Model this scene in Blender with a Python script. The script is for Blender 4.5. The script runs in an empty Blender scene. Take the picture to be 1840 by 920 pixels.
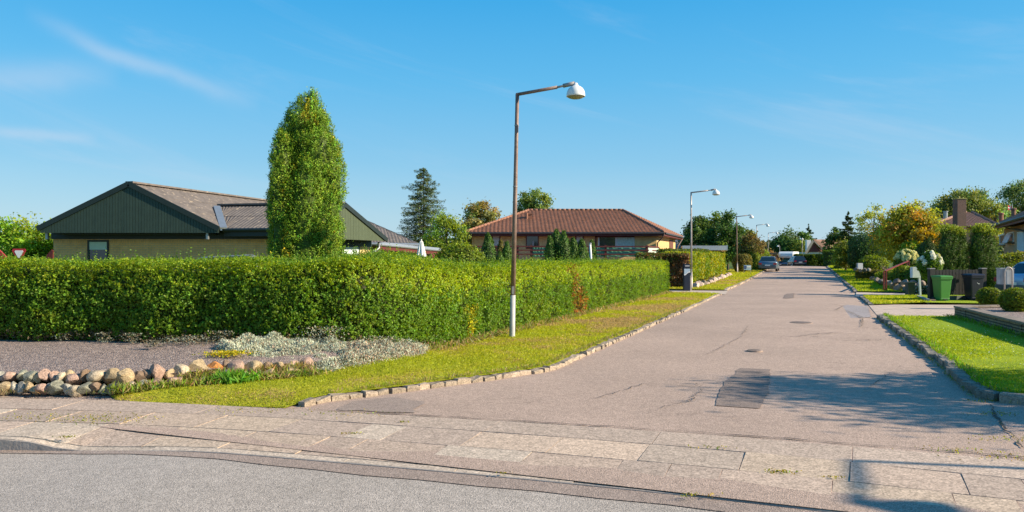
import bpy, math, random
import numpy as np
from mathutils import Vector, Matrix
random.seed(7); RS = np.random.RandomState(11)
scn = bpy.context.scene
col = bpy.data.collections.new("place"); scn.collection.children.link(col)
PI = math.pi; R = math.radians
F = 1400.0; CAMZ = 1.75

# ------------------------------------------------------------------ helpers
def sm(a, b, x):
    t = min(1, max(0, (x-a)/(b-a))); return t*t*(3-2*t)
def gz(x, y):
    return .36*sm(45, 88, y) - .76*sm(104, 130, y)
def W(px, py, Y):
    return Vector(((px-920)/F*Y, Y, CAMZ-(py-460)/F*Y))
def G(px, Y, dz=0):
    x = (px-920)/F*Y; return Vector((x, Y, gz(x, Y)+dz))
def onwall(px, py, A, B):
    r = (px-920)/F; dx, dy = B[0]-A[0], B[1]-A[1]
    t = (r*A[1]-A[0])/(dx-r*dy); Y = A[1]+t*dy
    return Vector((A[0]+t*dx, Y, CAMZ-(py-460)/F*Y))
_k = [(np.random.RandomState(s).normal(size=(7, 3)), np.random.RandomState(s+50).uniform(0, 6.28, 7)) for s in range(40)]
def nz(P, f=1.0, s=0):
    K, ph = _k[s % 40]; P = np.asarray(P, float)
    return np.sin(P @ (K.T*f)+ph).sum(-1)/3.2

# ------------------------------------------------------------------ materials
MATS = {}
def newmat(name):
    m = bpy.data.materials.new(name); m.use_nodes = True
    nt = m.node_tree; return m, nt, nt.nodes["Principled BSDF"]
def N(nt, t, **k):
    n = nt.nodes.new(t)
    for a, b in k.items():
        if a.startswith("i_"):
            key = a[2:].replace("_", " ")
            n.inputs[key].default_value = b
        else: setattr(n, a, b)
    return n
def L(nt, a, b): nt.links.new(a, b)
def rgba(c): return (c[0], c[1], c[2], 1)
def simple(name, c, rough=.6, metal=0, var=.18, scale=6, bump=.0, c2=None, vscale=None, spec=.5, alt=None, altscale=2, altth=(.55, .7), bscale=None):
    """base colour with two octaves of object-space noise, optional patchy second colour"""
    if name in MATS: return MATS[name]
    m, nt, p = newmat(name)
    tc = N(nt, "ShaderNodeTexCoord")
    n1 = N(nt, "ShaderNodeTexNoise", i_Scale=scale, i_Detail=6.0, i_Roughness=.65); L(nt, tc.outputs["Object"], n1.inputs["Vector"])
    rp = N(nt, "ShaderNodeValToRGB"); rp.color_ramp.elements[0].position = .3; rp.color_ramp.elements[1].position = .7
    a = [max(0, v*(1-var)) for v in c]; b = [v*(1+var) for v in (c2 or c)]
    rp.color_ramp.elements[0].color = rgba(a); rp.color_ramp.elements[1].color = rgba(b)
    L(nt, n1.outputs["Fac"], rp.inputs["Fac"]); out = rp.outputs["Color"]
    if alt:
        n2 = N(nt, "ShaderNodeTexNoise", i_Scale=altscale, i_Detail=8.0, i_Roughness=.7); L(nt, tc.outputs["Object"], n2.inputs["Vector"])
        r2 = N(nt, "ShaderNodeValToRGB"); r2.color_ramp.elements[0].position = altth[0]; r2.color_ramp.elements[1].position = altth[1]
        L(nt, n2.outputs["Fac"], r2.inputs["Fac"])
        mx = N(nt, "ShaderNodeMix", data_type="RGBA"); L(nt, r2.outputs["Color"], mx.inputs[0]); L(nt, out, mx.inputs[6]); mx.inputs[7].default_value = rgba(alt)
        out = mx.outputs[2]
    L(nt, out, p.inputs["Base Color"])
    p.inputs["Roughness"].default_value = rough; p.inputs["Metallic"].default_value = metal
    p.inputs["Specular IOR Level"].default_value = spec
    if bump:
        bn = N(nt, "ShaderNodeTexNoise", i_Scale=bscale or scale*4, i_Detail=5.0); L(nt, tc.outputs["Object"], bn.inputs["Vector"])
        bp = N(nt, "ShaderNodeBump", i_Strength=bump, i_Distance=.02); L(nt, bn.outputs["Fac"], bp.inputs["Height"]); L(nt, bp.outputs["Normal"], p.inputs["Normal"])
    MATS[name] = m; return m

def leafmat(name="leaf", trans=.42, rough=.55, spec=.3):
    if name in MATS: return MATS[name]
    m, nt, p = newmat(name)
    at = N(nt, "ShaderNodeAttribute", attribute_name="Col")
    L(nt, at.outputs["Color"], p.inputs["Base Color"]); p.inputs["Roughness"].default_value = rough
    p.inputs["Specular IOR Level"].default_value = spec
    tr = N(nt, "ShaderNodeBsdfTranslucent")
    hs = N(nt, "ShaderNodeHueSaturation", i_Hue=.485, i_Saturation=1.1, i_Value=1.5); L(nt, at.outputs["Color"], hs.inputs["Color"]); L(nt, hs.outputs["Color"], tr.inputs["Color"])
    mx = N(nt, "ShaderNodeMixShader"); mx.inputs[0].default_value = trans
    L(nt, p.outputs[0], mx.inputs[1]); L(nt, tr.outputs[0], mx.inputs[2])
    L(nt, mx.outputs[0], nt.nodes["Material Output"].inputs["Surface"])
    MATS[name] = m; return m

def asphalt(name, c, c2, grain=400, patch=.6, crackamt=.5, warm=None):
    m, nt, p = newmat(name)
    tc = N(nt, "ShaderNodeTexCoord"); V = tc.outputs["Object"]
    big = N(nt, "ShaderNodeTexNoise", i_Scale=.35, i_Detail=7.0, i_Roughness=.6); L(nt, V, big.inputs["Vector"])
    rp = N(nt, "ShaderNodeValToRGB"); e = rp.color_ramp.elements; e[0].position = .35; e[1].position = .68; e[0].color = rgba(c); e[1].color = rgba(c2)
    L(nt, big.outputs["Fac"], rp.inputs["Fac"])
    # aggregate grains
    vo = N(nt, "ShaderNodeTexVoronoi", i_Scale=grain*.33); L(nt, V, vo.inputs["Vector"])
    sp = N(nt, "ShaderNodeSeparateColor"); L(nt, vo.outputs["Color"], sp.inputs[0])
    gr = N(nt, "ShaderNodeMapRange"); gr.inputs[1].default_value = 0; gr.inputs[2].default_value = 1; gr.inputs[3].default_value = .55; gr.inputs[4].default_value = 1.45
    L(nt, sp.outputs[0], gr.inputs[0])
    md = N(nt, "ShaderNodeTexNoise", i_Scale=9.0, i_Detail=9.0, i_Roughness=.8); L(nt, V, md.inputs["Vector"])
    mr = N(nt, "ShaderNodeMapRange"); mr.inputs[1].default_value = .3; mr.inputs[2].default_value = .7; mr.inputs[3].default_value = .82; mr.inputs[4].default_value = 1.18
    L(nt, md.outputs["Fac"], mr.inputs[0])
    mu = N(nt, "ShaderNodeMath", operation="MULTIPLY"); L(nt, gr.outputs[0], mu.inputs[0]); L(nt, mr.outputs[0], mu.inputs[1])
    vm = N(nt, "ShaderNodeVectorMath", operation="SCALE"); L(nt, rp.outputs["Color"], vm.inputs[0]); L(nt, mu.outputs[0], vm.inputs["Scale"])
    out = vm.outputs[0]
    if crackamt:
        dn = N(nt, "ShaderNodeTexNoise", i_Scale=1.3, i_Detail=5.0); L(nt, V, dn.inputs["Vector"])
        va = N(nt, "ShaderNodeVectorMath", operation="MULTIPLY_ADD"); L(nt, dn.outputs["Color"], va.inputs[0]); va.inputs[1].default_value = (1.4, 1.4, 1.4); L(nt, V, va.inputs[2])
        cv = N(nt, "ShaderNodeTexVoronoi", feature="DISTANCE_TO_EDGE", i_Scale=.42); L(nt, va.outputs[0], cv.inputs["Vector"])
        cr = N(nt, "ShaderNodeMapRange"); cr.inputs[1].default_value = .0; cr.inputs[2].default_value = .009; cr.inputs[3].default_value = 1; cr.inputs[4].default_value = 0
        L(nt, cv.outputs["Distance"], cr.inputs[0])
        mk = N(nt, "ShaderNodeTexNoise", i_Scale=.5, i_Detail=3.0); L(nt, V, mk.inputs["Vector"])
        mm = N(nt, "ShaderNodeMapRange"); mm.inputs[1].default_value = .52; mm.inputs[2].default_value = .6; mm.inputs[3].default_value = 0; mm.inputs[4].default_value = crackamt
        L(nt, mk.outputs["Fac"], mm.inputs[0])
        m2 = N(nt, "ShaderNodeMath", operation="MULTIPLY"); L(nt, cr.outputs[0], m2.inputs[0]); L(nt, mm.outputs[0], m2.inputs[1])
        mx = N(nt, "ShaderNodeMix", data_type="RGBA"); L(nt, m2.outputs[0], mx.inputs[0]); L(nt, out, mx.inputs[6]); mx.inputs[7].default_value = rgba([v*.3 for v in c]); out = mx.outputs[2]
    L(nt, out, p.inputs["Base Color"]); p.inputs["Roughness"].default_value = .85; p.inputs["Specular IOR Level"].default_value = .35
    bn = N(nt, "ShaderNodeBump", i_Strength=.5, i_Distance=.006); L(nt, vo.outputs["Distance"], bn.inputs["Height"]); L(nt, bn.outputs["Normal"], p.inputs["Normal"])
    MATS[name] = m; return m

def brick(name, a, b, mortar, bw=.24, bh=.067, ms=.012, off=.5):
    m, nt, p = newmat(name)
    uv = N(nt, "ShaderNodeUVMap", uv_map="UV")
    bt = N(nt, "ShaderNodeTexBrick", offset=off); bt.inputs["Scale"].default_value = 1; bt.inputs["Brick Width"].default_value = bw; bt.inputs["Row Height"].default_value = bh
    bt.inputs["Mortar Size"].default_value = ms; bt.inputs["Color1"].default_value = rgba(a); bt.inputs["Color2"].default_value = rgba(b); bt.inputs["Mortar"].default_value = rgba(mortar); bt.inputs["Bias"].default_value = 0
    L(nt, uv.outputs[0], bt.inputs["Vector"])
    no = N(nt, "ShaderNodeTexNoise", i_Scale=3.0, i_Detail=8.0, i_Roughness=.7); L(nt, uv.outputs[0], no.inputs["Vector"])
    mr = N(nt, "ShaderNodeMapRange"); mr.inputs[1].default_value = .3; mr.inputs[2].default_value = .7; mr.inputs[3].default_value = .82; mr.inputs[4].default_value = 1.15; L(nt, no.outputs["Fac"], mr.inputs[0])
    vm = N(nt, "ShaderNodeVectorMath", operation="SCALE"); L(nt, bt.outputs["Color"], vm.inputs[0]); L(nt, mr.outputs[0], vm.inputs["Scale"])
    L(nt, vm.outputs[0], p.inputs["Base Color"]); p.inputs["Roughness"].default_value = .85
    bp = N(nt, "ShaderNodeBump", i_Strength=.6, i_Distance=.01); bp.invert = True; L(nt, bt.outputs["Fac"], bp.inputs["Height"]); L(nt, bp.outputs["Normal"], p.inputs["Normal"])
    MATS[name] = m; return m

def glass(name="window_glass", c=(.02, .03, .035)):
    if name in MATS: return MATS[name]
    m, nt, p = newmat(name); p.inputs["Base Color"].default_value = rgba(c); p.inputs["Roughness"].default_value = .06; p.inputs["Specular IOR Level"].default_value = .8
    tc = N(nt, "ShaderNodeTexCoord"); no = N(nt, "ShaderNodeTexNoise", i_Scale=1.2); L(nt, tc.outputs["Object"], no.inputs["Vector"])
    bp = N(nt, "ShaderNodeBump", i_Strength=.08); L(nt, no.outputs["Fac"], bp.inputs["Height"]); L(nt, bp.outputs["Normal"], p.inputs["Normal"])
    MATS[name] = m; return m

def vcolmat(name, rough=.85, scale=30, bump=.4, var=.25, moss=None):
    """per-stone vertex colour times grain"""
    m, nt, p = newmat(name)
    at = N(nt, "ShaderNodeAttribute", attribute_name="Col"); tc = N(nt, "ShaderNodeTexCoord"); V = tc.outputs["Object"]
    no = N(nt, "ShaderNodeTexNoise", i_Scale=scale, i_Detail=8.0, i_Roughness=.75); L(nt, V, no.inputs["Vector"])
    mr = N(nt, "ShaderNodeMapRange"); mr.inputs[1].default_value = .3; mr.inputs[2].default_value = .7; mr.inputs[3].default_value = 1-var; mr.inputs[4].default_value = 1+var; L(nt, no.outputs["Fac"], mr.inputs[0])
    vo = N(nt, "ShaderNodeTexVoronoi", i_Scale=75.0); L(nt, V, vo.inputs["Vector"]); sp = N(nt, "ShaderNodeSeparateColor"); L(nt, vo.outputs["Color"], sp.inputs[0])
    gr = N(nt, "ShaderNodeMapRange"); gr.inputs[3].default_value = .65; gr.inputs[4].default_value = 1.35; L(nt, sp.outputs[0], gr.inputs[0])
    mu = N(nt, "ShaderNodeMath", operation="MULTIPLY"); L(nt, gr.outputs[0], mu.inputs[0]); L(nt, mr.outputs[0], mu.inputs[1])
    vm = N(nt, "ShaderNodeVectorMath", operation="SCALE"); L(nt, at.outputs["Color"], vm.inputs[0]); L(nt, mu.outputs[0], vm.inputs["Scale"])
    L(nt, vm.outputs[0], p.inputs["Base Color"]); p.inputs["Roughness"].default_value = rough; p.inputs["Specular IOR Level"].default_value = .3
    bp = N(nt, "ShaderNodeBump", i_Strength=bump, i_Distance=.01); L(nt, no.outputs["Fac"], bp.inputs["Height"]); L(nt, bp.outputs["Normal"], p.inputs["Normal"])
    MATS[name] = m; return m

def groundmat(name, cols, s1=1.2, s2=14, bump=.6, speck=None):
    m, nt, p = newmat(name); tc = N(nt, "ShaderNodeTexCoord"); V = tc.outputs["Object"]
    a = N(nt, "ShaderNodeTexNoise", i_Scale=s1, i_Detail=6.0, i_Roughness=.6); b = N(nt, "ShaderNodeTexNoise", i_Scale=s2, i_Detail=10.0, i_Roughness=.8)
    L(nt, V, a.inputs["Vector"]); L(nt, V, b.inputs["Vector"])
    mx = N(nt, "ShaderNodeMix", data_type="FLOAT"); mx.inputs[0].default_value = .55; L(nt, a.outputs["Fac"], mx.inputs[2]); L(nt, b.outputs["Fac"], mx.inputs[3])
    rp = N(nt, "ShaderNodeValToRGB"); cr = rp.color_ramp
    while len(cr.elements) < len(cols): cr.elements.new(.5)
    for i, c in enumerate(cols): cr.elements[i].position = .34+.34*i/(len(cols)-1); cr.elements[i].color = rgba(c)
    L(nt, mx.outputs[0], rp.inputs["Fac"]); L(nt, rp.outputs["Color"], p.inputs["Base Color"]); p.inputs["Roughness"].default_value = .9; p.inputs["Specular IOR Level"].default_value = .15
    bp = N(nt, "ShaderNodeBump", i_Strength=bump, i_Distance=.03); L(nt, b.outputs["Fac"], bp.inputs["Height"]); L(nt, bp.outputs["Normal"], p.inputs["Normal"])
    MATS[name] = m; return m

def gravelmat():
    m, nt, p = newmat("gravel"); tc = N(nt, "ShaderNodeTexCoord"); V = tc.outputs["Object"]
    vo = N(nt, "ShaderNodeTexVoronoi", i_Scale=42.0); L(nt, V, vo.inputs["Vector"]); sp = N(nt, "ShaderNodeSeparateColor"); L(nt, vo.outputs["Color"], sp.inputs[0])
    rp = N(nt, "ShaderNodeValToRGB"); cr = rp.color_ramp; cr.elements.new(.5); cr.elements.new(.85)
    for i, c in enumerate([(.11, .085, .08), (.25, .185, .16), (.36, .265, .22), (.50, .40, .34)]): cr.elements[i].color = rgba(c)
    cr.elements[0].position = 0; cr.elements[1].position = .4; cr.elements[2].position = .75; cr.elements[3].position = 1
    L(nt, sp.outputs[0], rp.inputs["Fac"]); L(nt, rp.outputs["Color"], p.inputs["Base Color"]); p.inputs["Roughness"].default_value = .9
    bp = N(nt, "ShaderNodeBump", i_Strength=.9, i_Distance=.02); bp.invert = True; L(nt, vo.outputs["Distance"], bp.inputs["Height"]); L(nt, bp.outputs["Normal"], p.inputs["Normal"])
    MATS["gravel"] = m; return m

# ------------------------------------------------------------------ mesh builder
class MB:
    def __init__(s, off=(0, 0, 0)): s.v = []; s.f = []; s.off = Vector(off)
    def add(s, vs, fs):
        b = len(s.v); s.v += [Vector(v) for v in vs]; s.f += [tuple(b+i for i in f) for f in fs]
    def frame(s, o, a, b, c):
        o = Vector(o); a = Vector(a); b = Vector(b); c = Vector(c)
        P = [o, o+a, o+a+b, o+b, o+c, o+a+c, o+a+b+c, o+b+c]
        fs = [(3, 2, 1, 0), (4, 5, 6, 7), (0, 1, 5, 4), (1, 2, 6, 5), (2, 3, 7, 6), (3, 0, 4, 7)]
        if a.cross(b).dot(c) < 0: fs = [f[::-1] for f in fs]
        s.add(P, fs)
    def box(s, c, size, rz=0):
        ca, sa = math.cos(rz), math.sin(rz)
        a = Vector((ca, sa, 0))*size[0]; b = Vector((-sa, ca, 0))*size[1]; cc = Vector((0, 0, size[2]))
        s.frame(Vector(c)-a/2-b/2-cc/2, a, b, cc)
    def beam(s, p, q, w, h, up=(0, 0, 1)):
        p = Vector(p); q = Vector(q); d = q-p; sd = d.cross(Vector(up))
        if sd.length < 1e-6: sd = Vector((1, 0, 0))
        sd = sd.normalized()*w; u = sd.cross(d).normalized()*h
        s.frame(p-sd/2-u/2, d, sd, u)
    def tube(s, pts, r, seg=10, cap=True):
        pts = [Vector(p) for p in pts]; n = len(pts); rs = r if isinstance(r, (list, tuple)) else [r]*n
        ref = None; vs = []; fs = []
        for i, p in enumerate(pts):
            d = (pts[min(i+1, n-1)]-pts[max(i-1, 0)]).normalized()
            if ref is None: ref = Vector((0, 1, 0)) if abs(d.y) < .9 else Vector((1, 0, 0))
            a = d.cross(ref).normalized(); b = d.cross(a).normalized(); ref = -b if False else ref
            for k in range(seg):
                t = 2*PI*k/seg; vs.append(p+(a*math.cos(t)+b*math.sin(t))*rs[i])
        for i in range(n-1):
            for k in range(seg):
                k2 = (k+1) % seg; fs.append((i*seg+k, i*seg+k2, (i+1)*seg+k2, (i+1)*seg+k))
        if cap: fs.append(tuple(range(seg))[::-1]); fs.append(tuple((n-1)*seg+k for k in range(seg)))
        s.add(vs, fs)
    def lathe(s, prof, c, seg=16, axis=None):
        c = Vector(c); n = len(prof); vs = []; fs = []
        M = Matrix.Identity(3) if axis is None else Vector((0, 0, 1)).rotation_difference(Vector(axis)).to_matrix()
        for r, z in prof:
            for k in range(seg):
                t = 2*PI*k/seg; vs.append(c+M@Vector((r*math.cos(t), r*math.sin(t), z)))
        for i in range(n-1):
            for k in range(seg):
                k2 = (k+1) % seg; fs.append((i*seg+k, i*seg+k2, (i+1)*seg+k2, (i+1)*seg+k))
        if prof[0][0] > 1e-4: fs.append(tuple(range(seg))[::-1])
        if prof[-1][0] > 1e-4: fs.append(tuple((n-1)*seg+k for k in range(seg)))
        s.add(vs, fs)
    def prism(s, poly, vec):
        poly = [Vector(p) for p in poly]; vec = Vector(vec); n = len(poly)
        s.add(poly+[p+vec for p in poly], [tuple(range(n))[::-1], tuple(range(n, 2*n))]+[(i, (i+1) % n, n+(i+1) % n, n+i) for i in range(n)])
    def loft(s, rings, caps=True, closed=True):
        n = len(rings[0]); vs = [p for r in rings for p in r]; fs = []
        for i in range(len(rings)-1):
            for k in range(n if closed else n-1):
                k2 = (k+1) % n; fs.append((i*n+k, i*n+k2, (i+1)*n+k2, (i+1)*n+k))
        if caps: fs.append(tuple(range(n))[::-1]); fs.append(tuple((len(rings)-1)*n+k for k in range(n)))
        s.add(vs, fs)
    def build(s, name, mat, parent=None, smooth=False, bevel=0, world=False, recalc=True):
        me = bpy.data.meshes.new(name)
        me.from_pydata([tuple(v-s.off) for v in s.v], [], s.f)
        if recalc:
            import bmesh
            bm = bmesh.new(); bm.from_mesh(me); bmesh.ops.recalc_face_normals(bm, faces=bm.faces)
            if bevel: bmesh.ops.bevel(bm, geom=list(bm.edges), offset=bevel, segments=2 if bevel > .008 else 1, affect='EDGES', clamp_overlap=True)
            bm.to_mesh(me); bm.free()
        uvl = me.uv_layers.new(name="UV"); Z = Vector((0, 0, 1))
        for p in me.polygons:
            n = p.normal
            if abs(n.z) < .7: t = Z.cross(n).normalized()
            for li in p.loop_indices:
                v = me.vertices[me.loops[li].vertex_index].co+s.off
                uvl.data[li].uv = (v.dot(t), v.z) if abs(n.z) < .7 else (v.x, v.y)
        if smooth:
            for p in me.polygons: p.use_smooth = True
        if mat: me.materials.append(mat)
        o = bpy.data.objects.new(name, me); col.objects.link(o)
        if parent: o.parent = parent
        return o

def tag(o, label=None, cat=None, group=None, kind=None):
    if label: o["label"] = label
    if cat: o["category"] = cat
    if group: o["group"] = group
    if kind: o["kind"] = kind
    return o
def thing(name, label, cat, loc, group=None):
    o = bpy.data.objects.new(name, None); o.empty_display_size = .2; col.objects.link(o); o.location = loc
    return tag(o, label, cat, group)

# ------------------------------------------------------------------ foliage builder
def unit(a): return a/np.maximum(np.linalg.norm(a, axis=-1, keepdims=True), 1e-9)
def pal(base, n, v=.25, hue=.1, rs=RS):
    hue *= .75
    b = np.tile(np.array(base, float), (n, 1))*np.exp(rs.normal(0, v, (n, 1)))
    h = rs.normal(0, hue, (n, 1)); b[:, 0:1] *= (1+h*1.6); b[:, 2:3] *= (1-h*.6)
    return np.clip(b, .002, .95)
class Fol:
    def __init__(s, off=(0, 0, 0)): s.V = []; s.Q = []; s.C = []; s.n = 0; s.off = np.array(off, float)
    def leaves(s, P, Nr, size, C, asp=.6, up=None, rs=RS, spread=.8):
        n = len(P)
        if n == 0: return
        Nn = unit(np.asarray(Nr)+rs.normal(0, spread, (n, 3)))
        r = rs.normal(0, 1, (n, 3))
        if up is not None: r = np.asarray(up)+r*.35
        t = unit(r-Nn*(r*Nn).sum(1, keepdims=True)); b = np.cross(Nn, t)
        sz = (np.asarray(size)*np.ones(n)*rs.uniform(.65, 1.3, n))[:, None]
        v = np.stack([P-t*sz*.5, P+b*sz*asp*.5+Nn*sz*.08, P+t*sz*.5, P-b*sz*asp*.5+Nn*sz*.08], 1).reshape(-1, 3)
        s.V.append(v); s.Q.append(np.arange(4*n).reshape(n, 4)+s.n); s.C.append(np.repeat(C, 4, 0)); s.n += 4*n
    def sprigs(s, P, Nr, k, ln, leaf, C, rs=RS, asp=.6, upw=.5, wob=.5):
        """each point grows a short shoot that carries k leaves"""
        n = len(P)
        if n == 0: return
        D = unit(unit(np.asarray(Nr))*.8+np.array([0, 0, upw])+rs.normal(0, wob, (n, 3))); L_ = ln*rs.uniform(.5, 1.5, (n, 1))
        j = np.tile(np.linspace(-.35, 1, k), n)[:, None]; i = np.repeat(np.arange(n), k)
        PP = P[i]+D[i]*L_[i]*j+rs.normal(0, ln*.22, (n*k, 3))*(1.25-np.clip(j, 0, 1))
        CC = C[i]*np.exp(rs.normal(0, .16, (n*k, 1)))*(1+.12*j)
        s.leaves(PP, np.asarray(Nr)[i]*.5+D[i]*.4, leaf, CC, asp, None, rs, .75)
    def grid(s, X, C):
        """X: (a,b,3) grid of points"""
        a, b, _ = X.shape; idx = np.arange(a*b).reshape(a, b)
        q = np.stack([idx[:-1, :-1], idx[:-1, 1:], idx[1:, 1:], idx[1:, :-1]], -1).reshape(-1, 4)
        s.V.append(X.reshape(-1, 3)); s.Q.append(q+s.n); s.C.append(np.tile(np.array(C), (a*b, 1))); s.n += a*b
    def build(s, name, mat, parent=None):
        V = np.concatenate(s.V)-s.off; Q = np.concatenate(s.Q); C = np.concatenate(s.C); m = len(Q)
        me = bpy.data.meshes.new(name); me.vertices.add(len(V)); me.vertices.foreach_set("co", V.ravel().astype(np.float32))
        me.loops.add(4*m); me.loops.foreach_set("vertex_index", Q.ravel().astype(np.int32))
        me.polygons.add(m); me.polygons.foreach_set("loop_start", (np.arange(m)*4).astype(np.int32))
        try: me.polygons.foreach_set("loop_total", np.full(m, 4, np.int32))
        except Exception: pass
        me.update(calc_edges=True)
        ca = me.color_attributes.new("Col", 'FLOAT_COLOR', 'POINT')
        ca.data.foreach_set("color", np.concatenate([C, np.ones((len(C), 1))], 1).ravel().astype(np.float32))
        me.materials.append(mat)
        o = bpy.data.objects.new(name, me); col.objects.link(o)
        if parent: o.parent = parent
        return o

LEAF = leafmat("leaf"); NEEDLE = leafmat("needle", trans=.15, rough=.6)

def pathsample(path, n, rs=RS, s=None):
    P = np.array(path, float)[:, :2]; d = np.diff(P, axis=0); l = np.hypot(d[:, 0], d[:, 1]); cum = np.concatenate([[0], np.cumsum(l)])
    if s is None: s = rs.uniform(0, cum[-1], n)
    i = np.clip(np.searchsorted(cum, s, side='right')-1, 0, len(l)-1)
    t = (s-cum[i])/l[i]; xy = P[i]+d[i]*t[:, None]
    # smoothed direction
    dn = d/l[:, None]; i0 = np.clip(i-1, 0, len(l)-1); i1 = np.clip(i+1, 0, len(l)-1)
    w = np.clip(t, 0, 1)[:, None]
    D = unit(dn[i]+np.where(w < .5, dn[i0]*(.5-w), dn[i1]*(w-.5)))
    return s, xy, D, cum[-1]

def hedge(name, label, path, H, Wd, nleaf, leaf, colour, zb=None, bulge=.06, shoots=0, group=None, weight=None, mat=None, cat="hedge", rs=RS, base=None, up=None, asp=.6, spread=.8, cfun=None, lean=0, sprig=0):
    """path = foot of the side that faces the road; body lies to its left"""
    zb = zb or gz; loc = Vector((path[0][0], path[0][1], zb(*path[0][:2])))
    f = Fol(loc); P0 = np.array(path, float)[:, :2]
    _, _, _, LT = pathsample(path, 2)
    def place(s, xy, D, w, z, d):
        nrm = np.stack([D[:, 1], -D[:, 0]], 1)
        # rounded lean: top slightly narrower
        xy2 = xy-nrm*w[:, None]+nrm*d[:, None]
        z0 = np.array([zb(a, b) for a, b in xy2]); return np.stack([xy2[:, 0], xy2[:, 1], z0+z], 1), nrm
    nf = int(nleaf*.66)//max(1, sprig); nt_ = int(nleaf*.22); nb = int(nleaf*.07); ne = int(nleaf*.05)
    def Hs(s): return H(s) if callable(H) else H+0*s
    def smp(n):
        if weight is None: return rs.uniform(0, LT, n)
        s = rs.uniform(0, LT, n*8); w = weight(s); k = rs.uniform(0, w.max(), n*8) < w; return s[k][:n]
    s = smp(nf); s, xy, D, _ = pathsample(path, len(s), s=s); z = rs.uniform(.02, 1, len(s))*Hs(s)
    q = np.stack([s, z, s*0], 1); d = bulge*nz(q, 1.6, 3)+bulge*.8*nz(q, 5, 4)+bulge*.8*nz(q, 13, 5)+rs.normal(-.02, .03, len(s)); d -= .10*np.clip((z-Hs(s)+.16)/.16, 0, 1)**2+lean*np.clip((z-Hs(s)+.6)/.6, 0, 1)**2
    d -= .10*np.clip(1-z/.35, 0, 1)**2
    P, nr = place(s, xy, D, s*0, z, d); N3 = np.concatenate([nr, np.full((len(s), 1), .35)], 1)
    c = cfun(P, s, z) if cfun else pal(colour, len(s), .3, .12, rs)
    if sprig: f.sprigs(P-N3*.03, N3, sprig, leaf*1.7, leaf, c, rs, asp)
    else: f.leaves(P, N3, leaf, c, asp, up, rs, spread)
    s = smp(nt_); s, xy, D, _ = pathsample(path, len(s), s=s); w = rs.uniform(0, 1, len(s))*Wd; q = np.stack([s, w, s*0], 1)
    z = Hs(s)+.035*nz(q, 2.2, 7)+rs.normal(0, .03, len(s))-.12*(1-np.clip(np.minimum(w, Wd-w)/.15, 0, 1))**2
    P, nr = place(s, xy, D, w, z, s*0); c = cfun(P, s, z) if cfun else pal(np.array(colour)*1.1, len(s), .25, .12, rs)
    f.leaves(P, np.tile([0, 0, 1.], (len(s), 1)), leaf, c, asp, up, rs, spread)
    s = rs.uniform(0, LT, nb); s, xy, D, _ = pathsample(path, nb, s=s); z = rs.uniform(.1, 1, nb)*Hs(s)
    P, nr = place(s, xy, D, s*0+Wd, z, s*0); f.leaves(P, np.concatenate([-nr, nr[:, :1]*0+.3], 1), leaf*1.6, pal(colour, nb, .3, .1, rs), asp, up, rs, spread)
    for end in (0, 1):
        n = ne//2; s = np.full(n, LT*end); s, xy, D, _ = pathsample(path, n, s=s); w = rs.uniform(0, Wd, n); z = rs.uniform(.02, 1, n)*Hs(s)
        dd = .05*nz(np.stack([w, z, z*0], 1), 4, 9)+rs.normal(0, .03, n)-.12*(1-np.clip(np.minimum(w, Wd-w)/.15, 0, 1))**2
        P, nr = place(s, xy, D, w, z, s*0); sg = 1 if end else -1; P[:, :2] += D*(sg*dd)[:, None]
        f.leaves(P, np.concatenate([D*sg, nr[:, :1]*0+.3], 1), leaf, pal(colour, n, .3, .12, rs), asp, up, rs, spread)
    if shoots:
        s = smp(shoots); s, xy, D, _ = pathsample(path, len(s), s=s); w = rs.uniform(0, Wd*.9, len(s)); hh = rs.gamma(2, .035, len(s))+.02
        for j in range(6):
            z = Hs(s)+hh*j/5; P, nr = place(s, xy, D, w+rs.normal(0, .012, len(s)), z, s*0)
            f.leaves(P, np.tile([0, -.4, .6], (len(s), 1)), leaf*.9, pal(np.array(colour)*1.25, len(s), .2, .1, rs), asp, None, rs)
    # inner body in a darker tone than the leaves
    m = max(8, int(LT/.4)); ss = np.linspace(.02, LT-.02, m); _, xy, D, _ = pathsample(path, m, s=ss); hs = Hs(ss)
    ring = [(.24, 0), (.2, .4), (.24, .8), (.34, .9), (Wd-.14, .93), (Wd-.08, .85), (Wd-.08, 0)]
    X = np.zeros((m, len(ring), 3))
    for k, (w, h) in enumerate(ring):
        P, _ = place(ss, xy, D, ss*0+w, hs*h, .03*nz(np.stack([ss, ss*0+h*3, ss*0], 1), 2, 5)); X[:, k] = P
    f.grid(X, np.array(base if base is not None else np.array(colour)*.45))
    for e in (0, m-1):
        r = X[e]; g = np.stack([np.stack([r[0], r[1], r[2], r[3]]), np.stack([r[6], r[6]*.5+r[5]*.5, r[5], r[4]])]); f.grid(g, np.array(colour)*.45)
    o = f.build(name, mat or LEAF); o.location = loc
    return tag(o, label, cat, group)

def blobpts(c, r, n, rs, amp=.12, fr=2.0, seed=0, power=1.0, zmin=-1.0, jitter=.06):
    v = unit(rs.normal(0, 1, (n, 3))); v = v[v[:, 2] > zmin]
    if power != 1: v = np.sign(v)*np.abs(v)**power
    k = 1+amp*nz(v, fr, seed)+amp*.6*nz(v, fr*3, seed+1)+rs.normal(0, jitter, len(v))
    P = np.array(c)+v*k[:, None]*np.array(r); return P, unit(v/np.array(r))

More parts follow.
